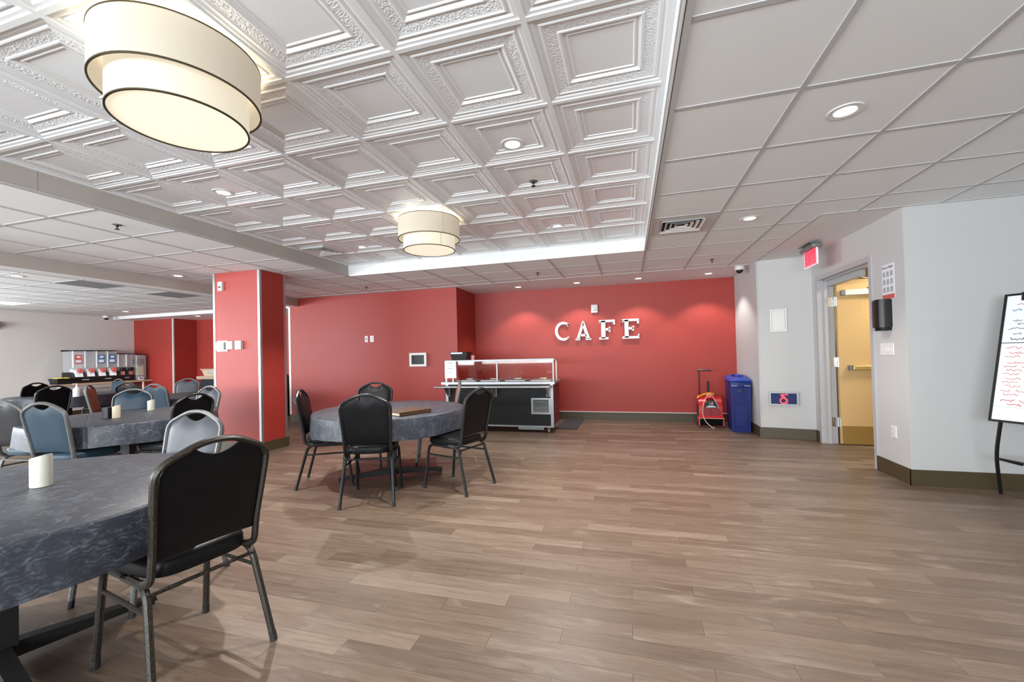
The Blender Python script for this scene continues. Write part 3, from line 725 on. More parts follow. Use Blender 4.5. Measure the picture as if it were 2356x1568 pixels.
# outlets on left red wall
for lab, x0, x1 in (('left of two small white wall plates on the red wall', -4.899, -4.834), ('right of two small white wall plates on the red wall', -4.783, -4.704)):
    t_ = wall_y('wall_plate', lab, 'outlet', x0, x1, 1.553, 1.672, 6.93, .008, 'white')
    mb = MB(); mb.box((-.015, -.011, .035), (.015, -.008, .085)); mb.build('socket', 'vent_panel' if 'right' in lab else 'ink_grey', t_, smooth=False)
# recessed display with grey frame
t_ = thing('wall_display', 'small black screen in a light grey frame on red wall', 'display', (-3.752, 6.93, 1.07))
mb = MB()
for a, b in (((-.172, 0), (.172, .04)), ((-.172, .21), (.172, .25)), ((-.172, .04), (-.13, .21)), ((.13, .04), (.172, .21))): mb.box((a[0], -.055, a[1]), (b[0], 0, b[1]))
mb.build('frame', 'white', t_, smooth=False)
mb = MB(); mb.box((-.13, -.03, .04), (.13, -.004, .21)); mb.build('screen', 'black', t_, smooth=False)
# column devices
t_ = wall_y('fire_strobe', 'small white strobe high on the left face of the column', 'strobe', -5.522, -5.447, 2.236, 2.362, 4.49, .03)
mb = MB(); mb.box((-.02, -.036, .04), (.012, -.03, .065)); mb.build('flash_lens', 'ink', t_, smooth=False)
t_ = wall_y('thermostat_guard', 'clear boxed thermostat, leftmost on the column face', 'thermostat', -5.575, -5.385, 1.388, 1.537, 4.49, .012, 'white')
mb = MB(); mb.box((-.075, -.05, .02), (.075, -.012, .13)); mb.build('guard_cover', 'acrylic', t_, smooth=False)
mb = MB(); mb.box((-.055, -.03, .03), (.03, -.012, .12)); mb.build('dial_unit', 'white', t_, smooth=False)
mb = MB(); mb.box((.035, -.03, .025), (.055, -.012, .12)); mb.build('display_strip', 'ink_grey', t_, smooth=False)
t_ = wall_y('wall_controller', 'middle white controller box on the column face', 'controller', -5.36, -5.28, 1.415, 1.525, 4.49, .03)
mb = MB(); mb.box((-.03, -.032, .06), (.02, -.03, .062)); mb.build('seam_line', 'ink_grey', t_, smooth=False)
t_ = wall_y('wall_controller', 'right white controller box on the column face', 'controller', -5.228, -5.120, 1.410, 1.527, 4.49, .035)
# alcove back wall is skewed
AD = Vector((2.40 - 1.775, 6.475 - 6.602, 0)).normalized(); AANG = math.atan2(AD.y, AD.x)
def on_alcove(s_, z): p = Vector((1.775, 6.602, 0)) + AD * s_; return (p.x, p.y, z)
t_ = thing('access_panel', 'white square access panel on the wall above accessibility sign', 'panel', on_alcove(.232, 1.478), AANG)
mb = MB()
for a, b in (((-.098, 0), (.098, .018)), ((-.098, .290), (.098, .308)), ((-.098, .018), (-.08, .29)), ((.08, .018), (.098, .29))): mb.box((a[0], -.014, a[1]), (b[0], 0, b[1]))
mb.build('frame', 'white', t_, smooth=False)
mb = MB(); mb.box((-.076, -.008, .022), (.076, -.001, .286)); mb.build('cover', 'trim_white', t_, smooth=False)
t_ = thing('accessibility_sign', 'blue framed sign with glowing red wheelchair symbol low on wall', 'sign', on_alcove(.262, .462), AANG)
W2, H2 = .170, .180
mb = MB()
for a, b in (((-W2, 0), (W2, .017)), ((-W2, H2 - .017), (W2, H2)), ((-W2, .017), (-W2 + .02, H2 - .017)), ((W2 - .02, .017), (W2, H2 - .017))): mb.box((a[0], -.045, a[1]), (b[0], 0, b[1]))
mb.build('frame', 'alu', t_, smooth=False)
mb = MB(); mb.box((-W2 + .02, -.035, .017), (W2 - .02, -.004, H2 - .017)); mb.build('face_plate', 'sign_blue', t_, smooth=False)
mb = MB(); n0 = 0
o_, i_ = arcpoly(-.004, .062, .046, .028, 75, 395, 22); i_ = [(-.004 + .028 * math.cos(R_(75 + 320 * k / 22)), .062 + .028 * math.sin(R_(75 + 320 * k / 22))) for k in range(23)]
for k in range(22): mb.prism([o_[k], o_[k + 1], i_[k + 1], i_[k]], -.047, -.034)
mb.prism([(-.02, .100), (.02, .088), (.03, .104), (-.012, .140), (-.032, .132)], -.047, -.034)
mb.prism([(-.034, .128), (.02, .138), (.022, .150), (-.02, .152), (-.04, .145)], -.047, -.034)
mb.prism([(.02, .095), (.05, .080), (.044, .024), (.030, .024), (.034, .068), (.010, .080)], -.047, -.034)
mb.lathe([(0, -.047), (.013, -.047), (.013, -.034), (0, -.034)], (.036, 0, .148), 14, 'y')
mb.build('wheelchair_symbol', 'neon_red', t_, smooth=False)
# door-side wall items at x = 2.39, facing -x (local frame: built along y)
def thing_x(name, label, cat, y, z): return thing(name, label, cat, (2.39, y, z))
t_ = thing_x('hand_washing_poster', 'white instruction poster with red bottom band beside door', 'poster', 4.773, 1.69)
mb = MB(); mb.box((-.003, -.097, 0), (0, .097, .334)); pp = mb.build('sheet', 'paper', t_, smooth=False)
mb = MB(); mb.box((-.0036, -.095, .002), (-.003, .095, .045)); mb.build('red_band', 'ink_red', t_, smooth=False)
for r in range(3):
    for c_ in range(3):
        mb = MB(); y1 = .085 - c_ * .058; z1 = .268 - r * .074
        mb.prism([(y1 - .048, z1 - .052), (y1, z1 - .052), (y1, z1 - .046), (y1 - .008, z1 - .040), (y1 - .004, z1 - .008), (y1 - .03, z1 - .002), (y1 - .044, z1 - .014), (y1 - .040, z1 - .044)], -.0036, -.003, 'x')
        mb.build('step_picture', 'ink_grey', t_, smooth=False)
text_mesh('poster_title', 'How to Hand', .030, 'ink', t_, at(FACE_NX, -.0036, .092, .303), align='LEFT')
text_mesh('poster_title', 'wash', .030, 'ink_red', t_, at(FACE_NX, -.0036, -.045, .303), align='CENTER')
t_ = thing_x('towel_dispenser', 'black glossy paper towel dispenser on wall right of door', 'dispenser', 4.812, 1.392)
prof2 = [(-.082, 0), (-.082, -.06), (-.070, -.088), (-.04, -.102), (.04, -.102), (.070, -.088), (.082, -.06), (.082, 0)]
mb = MB(); mb.prism([(x, y) for y, x in prof2], .03, .285, 'z'); mb.prism([(x * .93, y * .93) for y, x in prof2], .285, .298, 'z'); mb.build('cover', 'black', t_, ang=50)
mb = MB(); mb.prism([(x * .85, y * .85) for y, x in prof2], 0, .03, 'z'); mb.build('chute', 'black_matte', t_, ang=50)
mb = MB(); mb.box((-.105, .03, .125), (-.097, .05, .137)); mb.build('latch', 'grey_metal', t_, smooth=False)
t_ = thing_x('switch_plate', 'white multi switch plate under the black towel dispenser', 'switch', 4.829, 1.157)
mb = MB(); mb.box((-.007, -.105, 0), (0, .105, .115)); mb.build('plate', 'white', t_, smooth=False)
for k in range(4):
    mb = MB(); mb.box((-.013, -.085 + k * .049, .045), (-.007, -.075 + k * .049, .068)); mb.build('toggle', 'white', t_, smooth=False)
t_ = thing_x('wall_outlet', 'white power outlet low on the wall near the corner', 'outlet', 4.763, .375)
mb = MB(); mb.box((-.007, -.036, 0), (0, .036, .116)); mb.build('plate', 'white', t_, smooth=False)
for k in range(2):
    mb = MB(); mb.box((-.0095, -.016, .02 + k * .045), (-.007, .016, .052 + k * .045)); mb.build('socket', 'vent_panel', t_, smooth=False)
# emergency lamp on the grey wall
t_ = thing('emergency_lamp', 'grey twin emergency lamp on the grey wall at far left', 'lamp', (XL, 5.46, 2.06))
mb = MB(); mb.rbox((0, -.11, 0), (.07, .11, .12), .015); mb.build('housing', 'vent_panel', t_)
for s_ in (-1, 1):
    mb = MB(); mb.lathe([(.03, .05), (.055, .09), (.06, .13), (0, .13)], (0.0, s_ * .08, .10), 18, 'x'); mb.build('lamp_head', 'grey_metal', t_)

# ------------------------------------------------------------------ tables
def round_table(label, clabel, x, y, arm=0, rot=0):
    t_ = thing('round_table', label, 'table', (x, y, 0), R_(arm))
    mb = MB(); mb.lathe([(0, .685), (.735, .685), (.742, .69), (.742, .702), (0, .702)], n=48); mb.build('tabletop', 'wood_top', t_)
    mb = MB(); mb.box((-.05, -.05, .06), (.05, .05, .675)); mb.box((-.16, -.16, .665), (.16, .16, .685)); mb.build('pedestal', 'iron', t_, smooth=False)
    for k in range(4):
        mb = MB(); mb.prism([(.04, .095), (.10, .09), (.46, .045), (.52, .04), (.525, .018), (.04, .03)], -.028, .028)
        mb.box((.475, -.022, 0), (.515, .022, .02)); mb.xf(Matrix.Rotation(R_(90 * k), 4, 'Z')); mb.build('base_arm', 'iron', t_, smooth=False)
    R0 = .762; n = 96; rings = [(0.0, .712, 0), (.4, .7125, 0), (R0 - .012, .712, 0), (R0 - .003, .708, .1), (R0 + .001, .698, .3), (R0 + .005, .64, .8), (R0 + .010, .575, 1), (R0 + .014, .518, 1.2), (R0 + .011, .517, 1.2), (R0 + .004, .64, .8)]
    mb = MB(); vs = []; ph = random.uniform(0, 6)
    for (r, z, a) in rings:
        for k in range(n):
            th = 2 * math.pi * k / n
            rr = r + a * (.0045 * math.sin(11 * th + ph) + .0030 * math.sin(23 * th + 2 * ph)); zz = z + (a > 1) * .006 * math.sin(5 * th + ph)
            vs.append((rr * math.cos(th), rr * math.sin(th), zz))
    fs = []
    for i in range(len(rings) - 1):
        fs += [(i * n + k, i * n + (k + 1) % n, (i + 1) * n + (k + 1) % n, (i + 1) * n + k) for k in range(n)]
    mb.add(vs, fs)
    o = mb.build('tablecloth', 'cloth', None, (x, y, 0), R_(rot), ang=60)
    tag(o, clabel, 'tablecloth')
TB = [('round table in the foreground at lower left under dark cloth', 'dark swirled vinyl cloth on the foreground table at lower left', -2.55, 1.08, 76, -8),
      ('round table nearest the serving cart, right of the column', 'dark swirled vinyl cloth on the table near the serving cart', -2.43, 3.86, 34, 20),
      ('round table left of the column, in the middle distance', 'dark swirled vinyl cloth on the table left of the column', -5.04, 3.07, 20, 60),
      ('round table behind the slate blue chairs, near the grey wall', 'dark cloth on the farthest left table near the grey wall', -9.85, 5.05, 10, 40),
      ('round table just behind the column under dark cloth', 'dark cloth on the table just behind the column', -6.98, 5.25, 40, 10)]
for q in TB: round_table(*q)

# ------------------------------------------------------------------ chairs
def lean(z): return -.18 - .097 * (z - .45) / .49
def chair_proto(pad, frame, back=None):
    P = {}
    # back frame tube
    side = [(.192, -.02, .418), (.192, -.13, .416), (.190, -.185, .44), (.191, lean(.56), .56), (.205, lean(.79), .79), (.205, lean(.845), .845), (.178, lean(.88), .880), (.085, lean(.925), .926), (.035, lean(.938), .939)]
    path = side + [(-x, y, z) for x, y, z in side[::-1]]
    mb = MB(); mb.tube(rpath(path, .035, 4), .0128, 8, sy=1.3); P['back_frame'] = mb.mesh('back_frame', frame)
    # backrest pad
    nu, nv = 24, 12; mb = MB(); vs = []
    def wz(z): return .176 + .014 * min(1, (z - .5) / .29)
    CRW = [(0, .940), (.035, .939), (.085, .926), (.178, .880), (.20, .855), (.21, .80)]
    def crown(x):
        for (a, za), (b, zb_) in zip(CRW, CRW[1:]):
            if x <= b: return za + (zb_ - za) * (x - a) / (b - a)
        return .80
    def ztop(u):
        x = abs(u) * .19
        r_ = .020 * max(0, (x - .168) / .022) ** 2
        notch = .046 * max(0, 1 - (x / .080) ** 2)
        return crown(x) - .013 - notch - r_
    for sgn in (1, -1):
        for j in range(nv + 1):
            for i in range(nu + 1):
                u = -1 + 2 * i / nu; tt = j / nv; zb = .512 + .006 * (1 - u * u); z = zb + (ztop(u) - zb) * tt
                bl = (1 - abs(u) ** 6) * (1 - abs(2 * tt - 1) ** 8)
                y = lean(z) + (.006 + .022 * bl if sgn > 0 else -.004 - .008 * bl)
                vs.append((u * wz(z), y, z))
    N1 = (nu + 1) * (nv + 1)
    for sgn in (0, 1):
        mb.m(sgn if back else 0)
        for j in range(nv):
            for i in range(nu):
                a = sgn * N1 + j * (nu + 1) + i; mb.face([a, a + 1, a + nu + 2, a + nu + 1])
    mb.m(0)
    edge = [i for i in range(nu + 1)] + [j * (nu + 1) + nu for j in range(1, nv + 1)] + [nv * (nu + 1) + i for i in range(nu - 1, -1, -1)] + [j * (nu + 1) for j in range(nv - 1, 0, -1)]
    for k in range(len(edge)):
        a, b = edge[k], edge[(k + 1) % len(edge)]; mb.face([a, b, b + N1, a + N1])
    mb.v = vs; P['backrest'] = mb.mesh('backrest', [pad, back] if back else pad, ang=50)
    # seat
    mb = MB(); n = 40; rings = [(.428, .93), (.434, .985), (.455, 1.0), (.478, .99), (.492, .95), (.500, .86), (.504, .6), (.506, .25)]; vs = []
    for z, s_ in rings:
        for k in range(n):
            a = 2 * math.pi * k / n; ca, sa = math.cos(a), math.sin(a)
            X = math.copysign(abs(ca) ** .45, ca); Y = math.copysign(abs(sa) ** .45, sa)
            y = .018 + .208 * Y * s_; hw = .198 + .018 * Y
            vs.append((X * hw * s_, y, z))
    fs = [tuple(range(n - 1, -1, -1)), tuple((len(rings) - 1) * n + k for k in range(n))]
    for i in range(len(rings) - 1): fs += [(i * n + k, i * n + (k + 1) % n, (i + 1) * n + (k + 1) % n, (i + 1) * n + k) for k in range(n)]
    mb.add(vs, fs); P['seat'] = mb.mesh('seat', pad, ang=50)
    P['legs'] = []
    for s_ in (-1, 1):
        for fr in (1, -1):
            if fr > 0: pts = [(s_ * .205, .245, .018), (s_ * .192, .195, .418), (s_ * .192, .02, .418)]; ft = (s_ * .2056, .2475, 0)
            else: pts = [(s_ * .220, -.262, .018), (s_ * .192, -.155, .414), (s_ * .192, .02, .414)]; ft = (s_ * .2205, -.2665, 0)
            mb = MB(); mb.tube(rpath(pts, .06, 5), .0138, 8); L = mb.mesh('leg', frame)
            mb = MB(); mb.tube([ft, pts[0], tuple(pts[0][i] + (pts[1][i] - pts[0][i]) * .05 for i in range(3))], .0152, 8); F = mb.mesh('foot_cap', 'rubber')
            P['legs'].append((L, F))
    P['stretch'] = []
    for s_ in (-1, 1):
        mb = MB(); mb.tube([(s_ * .197, .203, .325), (s_ * .203, -.176, .325)], .0085, 6); P['stretch'].append(mb.mesh('stretcher', frame))
    for y, z in ((-.168, .385), (.196, .40)):
        mb = MB(); mb.tube([(-.195, y, z), (.195, y, z)], .0085, 6); P['stretch'].append(mb.mesh('stretcher', frame))
    return P
def make_chair(P, label, x, y, yaw, group=None):
    t_ = thing('banquet_chair', label, 'chair', (x, y, 0), R_(yaw), group)
    link('seat', P['seat'], t_); link('backrest', P['backrest'], t_); link('back_frame', P['back_frame'], t_)
    for L, F in P['legs']: o = link('leg', L, t_); link('foot_cap', F, o)
    for s_ in P['stretch']: link('stretcher', s_, t_)
    return t_
BLK = chair_proto('black_vinyl', 'frame_black'); BRZ = chair_proto('black_vinyl', 'frame_bronze')
BLU = chair_proto('blue_vinyl', 'frame_grey'); GRY = chair_proto('grey_vinyl', 'frame_grey', 'black_vinyl')
BRN = chair_proto('brown_vinyl', 'frame_grey', 'black_vinyl'); MIX = chair_proto('blue_vinyl', 'frame_grey', 'black_vinyl')  # MIX: blue vinyl whose back, dark in shade, is coloured black
G = 'banquet chairs around the round tables'
CH = [
 (BRZ, 'large black banquet chair in the foreground pulled up to the nearest table', -1.868, 1.338, 79),
 (BLK, 'black banquet chair with back to us at table near serving cart', -2.238, 3.25, 22),
 (BLK, 'black banquet chair on right side of the table near serving cart', -1.612, 3.715, 74),
 (BLK, 'black banquet chair at left side of the table near serving cart', -2.975, 3.585, 298),
 (BLK, 'black banquet chair facing us behind the table near serving cart', -2.97, 4.24, 196),
 (BRN, 'black framed chair seen edge on in front of the serving cart', -2.24, 4.57, 114),
 (GRY, 'silver grey banquet chair facing us behind the foreground table', -2.61, 1.70, 183),
 (BLU, 'slate blue banquet chair with back to us, near left, at middle table', -4.76, 2.525, 10),
 (MIX, 'dark backed banquet chair cut by the left picture edge', -5.47, 2.62, 6),
 (BLK, 'black banquet chair on right side of the middle table, before the column', -4.355, 3.03, 95),
 (GRY, 'grey banquet chair half hidden behind black chair beside the column', -5.09, 3.70, 174),
 (BLU, 'slate blue chair facing us behind the middle table, centre', -5.63, 3.32, 205),
 (BLU, 'slate blue chair farther back, right behind the centre slate blue chair', -6.71, 4.68, 5),
 (BLK, 'wide black chair with back to us behind the slate blue left chair', -8.60, 4.12, 93),
 (BLK, 'black chair farther left behind the wide black chair', -10.52, 4.78, 104),
 (BLK, 'black chair in the far row between dispensers and blue chairs', -7.82, 4.99, 13),
 (BLU, 'smallest slate blue chair below the cereal dispensers', -10.02, 5.67, 175),
 (BRN, 'rust padded chair seen edge on at far table', -7.55, 4.42, -42),
 (GRY, 'pale grey chair before the dark reception counter', -7.86, 5.58, 203),
 (MIX, 'pale framed chair seen edge on at far left table', -9.75, 4.12, -38),
]
for P, lab, x, y, a in CH: make_chair(P, lab, x, y, a, G)

# ------------------------------------------------------------------ things on the tables
ZC = .7135
def candle(label, x, y, m='candle', h=.135, r=.036, name='flameless_candle', cat='candle'):
    t_ = thing(name, label, cat, (x, y, ZC)); n = 24; vs = []
    mb = MB()
    for z, rr, k_ in ((0, r * .97, 0), (.004, r, 0), (h * .93, r, .5), (h * .985, r * .95, 1), (h * .975, r * .78, 1)):
        for k in range(n):
            a = 2 * math.pi * k / n; vs.append((rr * math.cos(a), rr * math.sin(a), z + k_ * .010 * math.cos(a - .4)))
    fs = [tuple(range(n - 1, -1, -1)), tuple(4 * n + k for k in range(n))]
    for i in range(4): fs += [(i * n + k, i * n + (k + 1) % n, (i + 1) * n + (k + 1) % n, (i + 1) * n + k) for k in range(n)]
    mb.add(vs, fs); mb.build('body', m, t_)
    return t_
candle('ivory flameless candle on the foreground table at lower left', -2.545, 1.215)
candle('white flameless candle near right end of the middle table', -5.27, 3.44, h=.115, r=.033)
candle('beige flameless candle beside a black box on the middle table', -4.93, 2.905, 'beige_wax', h=.12, r=.032)
t_ = thing('napkin_box', 'small black box beside the beige candle on the middle table', 'box', (-4.995, 2.87, ZC), R_(20))
mb = MB(); mb.rbox((-.03, -.03, 0), (.03, .03, .11), .004); mb.build('body', 'black', t_)
t_ = thing('sanitizer_bottle', 'white pump bottle on the far table near dispensers', 'bottle', (-9.02, 4.76, ZC))
mb = MB(); mb.lathe([(0, 0), (.05, 0), (.052, .01), (.052, .12), (.03, .15), (.016, .16), (.016, .18), (0, .18)], n=20); mb.build('body', 'white', t_)
mb = MB(); mb.lathe([(0, .18), (.012, .18), (.012, .22), (0, .22)], n=12); mb.box((-.006, -.05, .21), (.006, .012, .225)); mb.build('pump', 'white', t_)
t_ = thing('condiment_box', 'small dark box beside the white pump bottle', 'box', (-8.93, 4.88, ZC), R_(15))
mb = MB(); mb.rbox((-.04, -.04, 0), (.04, .04, .12), .004); mb.build('body', 'navy', t_)
t_ = thing('brown_book', 'closed brown notebook on the table near the serving cart', 'book', (-2.05, 3.54, ZC), R_(-26))
mb = MB(); mb.box((-.135, -.175, 0), (.135, .175, .004)).box((-.135, -.175, .028), (.135, .175, .033)).box((.130, -.175, 0), (.135, .175, .033)); mb.build('cover', 'book', t_, smooth=False)
mb = MB(); mb.box((-.130, -.170, .004), (.130, .170, .028)); mb.build('page_block', 'pages', t_, smooth=False)

# ------------------------------------------------------------------ serving cart
t_ = thing('serving_cart', 'black and stainless serving cart with glass sneeze guard by red wall', 'serving cart', (-2.06, 6.40, 0)); X0, X1 = -.92, .91
mb = MB(); mb.box((X0 + .02, .012, .115), (X1 - .03, .62, .76)); mb.m(1).box((X1 - .03, .02, .12), (X1 - .022, .62, .76)); body = mb.build('cabinet', ['black_matte', 'maroon'], t_, smooth=False)
mb = MB(); mb.box((X0, 0, .095), (X1 - .01, .64, .118)); mb.build('bottom_rail', 'steel', t_, smooth=False)
for x in (X0, X1 - .055):
    mb = MB(); mb.box((x, -.002, .115), (x + .045, .03, .77)); mb.build('corner_post', 'steel', t_, smooth=False)
mb = MB(); mb.box((X0 - .07, -.03, .772), (X1 + .02, .66, .812)); mb.build('worktop', 'steel', t_, smooth=False)
for k in range(4):
    mb = MB(); x = X0 + .12 + k * .43; mb.rbox((x, .14, .812), (x + .38, .52, .832), .03); mb.rbox((x + .13, .31, .832), (x + .25, .35, .855), .01); mb.build('food_pan_lid', 'steel', t_)
mb = MB(); mb.box((X0 - .10, -.24, .738), (X1 - .02, -.02, .752)); mb.tube([(X0 - .10, -.24, .74), (X1 - .02, -.24, .74)], .011, 10); mb.build('tray_rail', 'steel', t_, ang=40)
for x in (X0 + .04, -.06, X1 - .10):
    mb = MB(); mb.prism([(-.20, .738), (0, .738), (0, .585), (-.03, .585)], x, x + .025, 'x'); mb.box((x - .015, -.006, .58), (x + .04, 0, .73)); mb.build('rail_bracket', 'steel', t_, smooth=False)
mb = MB(); gx0, gx1, gz0, gz1 = .545, .855, .30, .555
for a, b in (((gx0, gz0), (gx1, gz0 + .03)), ((gx0, gz1 - .03), (gx1, gz1)), ((gx0, gz0 + .03), (gx0 + .03, gz1 - .03)), ((gx1 - .03, gz0 + .03), (gx1, gz1 - .03))): mb.box((a[0], -.006, a[1]), (b[0], .012, b[1]))
gr = mb.build('grille_frame', 'steel', t_, smooth=False)
for k in range(8):
    mb = MB(); z = gz0 + .036 + k * .0235; mb.prism([(-.003, z), (.009, z + .007), (.009, z + .012), (-.003, z + .006)], gx0 + .03, gx1 - .03, 'x'); mb.build('grille_slat', 'alu', gr, smooth=False)
# sneeze guard
for x in (X0 - .04, -.045, X1 - .02):
    mb = MB(); mb.box((x - .011, .10, .812), (x + .011, .122, 1.145)); mb.build('guard_post', 'alu', t_, smooth=False)
mb = MB(); mb.box((X0 - .05, .095, 1.145), (X1 - .005, .13, 1.172)); mb.box((X0 - .05, .13, 1.156), (X1 + .01, .42, 1.166)); mb.build('guard_shelf', 'alu', t_, smooth=False)
for x in (X0 - .04, X1 - .02):
    mb = MB(); mb.box((x - .011, .39, .812), (x + .011, .412, 1.158)); mb.build('guard_post', 'alu', t_, smooth=False)
for a, b in ((X0 - .028, -.057), (-.033, X1 - .032)):
    mb = MB(); mb.box((a, .108, .835), (b, .114, 1.144)); mb.build('guard_pane', 'glass', t_, smooth=False)
mb = MB(); mb.box((X1 - .30, .25, 1.118), (X1 - .06, .33, 1.15)); hl = mb.build('added_warm_lamp', 'brass', t_, smooth=False)  # lamp and bulb added under the shelf for a warm glow there
mb = MB(); mb.box((X1 - .28, .262, 1.112), (X1 - .08, .318, 1.119)); mb.build('added_warm_bulb', 'diffuser', hl, smooth=False)
l = bpy.data.lights.new('added_warm_light', 'POINT'); l.energy = 2.2; l.color = (1, .62, .25); l.shadow_soft_size = .05; link('added_warm_light', l, t_, (X1 - .18, .29, 1.06))
for x in (X0 + .10, X1 - .10):
    for y in (.08, .56):
        mb = MB(); mb.box((x - .02, y - .02, .075), (x + .02, y + .02, .097)); mb.prism([(y - .03, .08), (y + .03, .08), (y + .005, .03), (y - .02, .03)], x - .022, x - .018, 'x'); mb.prism([(y - .03, .08), (y + .03, .08), (y + .005, .03), (y - .02, .03)], x + .018, x + .022, 'x')
        o = mb.build('caster', 'steel', t_, smooth=False)
        mb = MB(); mb.lathe([(.008, -.016), (.034, -.016), (.038, -.010), (.038, .010), (.034, .016), (.008, .016)], (x, y - .01, .038), 20, 'x'); mb.build('wheel', 'grey_metal', o)
mb = MB(); mb.box((.30, .10, .035), (.72, .16, .095)); mb.build('drain_box', 'steel', t_, smooth=False)
# sign and bin on the cart
t_ = thing('menu_sign', 'white paper menu sign standing at left end of the cart', 'sign', (-2.925, 6.47, .812))
mb = MB(); mb.box((-.098, -.003, .062), (.110, .001, .352)); mb.build('sheet', 'paper', t_, smooth=False)
for x in (-.07, .05):
    mb = MB(); mb.box((x - .012, -.008, 0), (x + .012, .03, .008)).box((x - .009, -.002, .005), (x + .009, .004, .09)); mb.build('clip_stand', 'white', t_, smooth=False)
mb = MB()
for z, a, b in ((.318, -.03, .035), (.305, -.02, .03), (.262, -.035, .04), (.224, -.05, .06), (.214, -.035, .05), (.158, -.03, .03), (.148, -.02, .025)): mb.box((a, -.0036, z), (b, -.003, z + .006))
mb.build('printed_lines', 'ink_grey', t_, smooth=False)
t_ = thing('black_storage_bin', 'black open bin with white label on top of the sneeze guard', 'bin', (-2.80, 6.66, 1.1665))
def tub(mb, w0, d0, w1, d1, h, th=.006):
    vs = [(-w0, -d0, 0), (w0, -d0, 0), (w0, d0, 0), (-w0, d0, 0), (-w1, -d1, h), (w1, -d1, h), (w1, d1, h), (-w1, d1, h), (-w1 + th, -d1 + th, h), (w1 - th, -d1 + th, h), (w1 - th, d1 - th, h), (-w1 + th, d1 - th, h), (-w0 + th, -d0 + th, th), (w0 - th, -d0 + th, th), (w0 - th, d0 - th, th), (-w0 + th, d0 - th, th)]
    fs = [(3, 2, 1, 0), (12, 13, 14, 15)]
    for a, b in ((0, 4), (4, 8), (8, 12)): fs += [(a + k, a + (k + 1) % 4, b + (k + 1) % 4, b + k) for k in range(4)]
    return mb.add(vs, fs)
mb = MB(); tub(mb, .125, .10, .155, .125, .145); mb.build('tub', 'black', t_, smooth=False)
mb = MB(); mb.box((-.135, -.129, .112), (.075, -.1245, .140)); mb.build('label_strip', 'paper', t_, smooth=False)
t_ = thing('pink_cup', 'pale pink cup beside the black bin on the cart shelf', 'cup', (-2.60, 6.70, 1.1665))
mb = MB(); mb.lathe([(0, 0), (.026, 0), (.034, .085), (.031, .085), (.024, .004), (0, .004)], n=20); mb.build('body', mat('pink_plastic', (.72, .36, .34), .5), t_)
o = MB(); o.box((-.17, -.52, 0), (.17, .52, .012)); o = o.build('floor_mat', 'mat_grey', None, (-1.025, 7.31, .0008), 0, smooth=False); tag(o, 'charcoal floor mat beside the right end of the cart', 'mat')

# ------------------------------------------------------------------ recycling bin and air blower
t_ = thing('recycling_bin', 'blue slim recycling bin with open lid beside the white wall', 'bin', (1.598, 7.14, 0), R_(-3))
mb = MB()
def frus(mb, w0, d0, w1, d1, z0, z1):
    return mb.add([(-w0, -d0, z0), (w0, -d0, z0), (w0, d0, z0), (-w0, d0, z0), (-w1, -d1, z1), (w1, -d1, z1), (w1, d1, z1), (-w1, d1, z1)], [(3, 2, 1, 0), (4, 5, 6, 7)] + [(k, (k + 1) % 4, 4 + (k + 1) % 4, 4 + k) for k in range(4)])
frus(mb, .118, .205, .138, .235, 0, .70); body = mb.build('body', 'blue_bin', t_, smooth=False)
mb = MB(); mb.prism([(-.07, .10), (.07, .10), (.078, .56), (-.078, .56)], -.222, -.207); mb.xf(Matrix.Identity(4)); mb.build('front_panel', 'blue_bin', body, smooth=False)
for x in (-.118, .108):
    mb = MB(); mb.prism([(x - .008, .02), (x + .012, .02), (x + .014, .66), (x - .012, .66)], -.232, -.21); mb.build('corner_rib', 'blue_bin', body, smooth=False)
mb = MB(); mb.rbox((-.045, -.241, .60), (.045, -.225, .645), .006); mb.build('grip_recess', mat('bin_shade_blue', (.003, .008, .06), .5), body)  # shade of the recess painted as a darker bin blue
mb = MB(); mb.rbox((-.145, -.245, .67), (.145, .245, .768), .03); lid_skirt = mb.build('lid_skirt', 'blue_bin', t_)
mb = MB()   # lid: sloped top around an oval opening
n = 32; vs = []
def sq(a, w_, d_):
    ca, sa = math.cos(a), math.sin(a); k = 1 / max(abs(ca) / w_, abs(sa) / d_); return ca * k, sa * k
for fn, z in ((lambda a: sq(a, .150, .250), .765), (lambda a: sq(a, .145, .245), .778), (lambda a: (.115 * math.cos(a), .205 * math.sin(a)), .805), (lambda a: (.085 * math.cos(a), .155 * math.sin(a)), .812), (lambda a: (.075 * math.cos(a), .14 * math.sin(a)), .77)):
    for k in range(n): a = 2 * math.pi * k / n; q = fn(a); vs.append((q[0], q[1], z + (.10 * (q[1] + .25) if z > .77 else 0)))
mb.add(vs, [(i * n + k, i * n + (k + 1) % n, (i + 1) * n + (k + 1) % n, (i + 1) * n + k) for i in range(4) for k in range(n)]); mb.build('lid_top', 'lid_lit_blue', t_)
for x, s_ in ((-.085, 1), (.09, 1)): text_mesh('lid_lettering', 'Recycle', .026, 'paper', t_, at(FACE_Y, x, -.2512, .70))

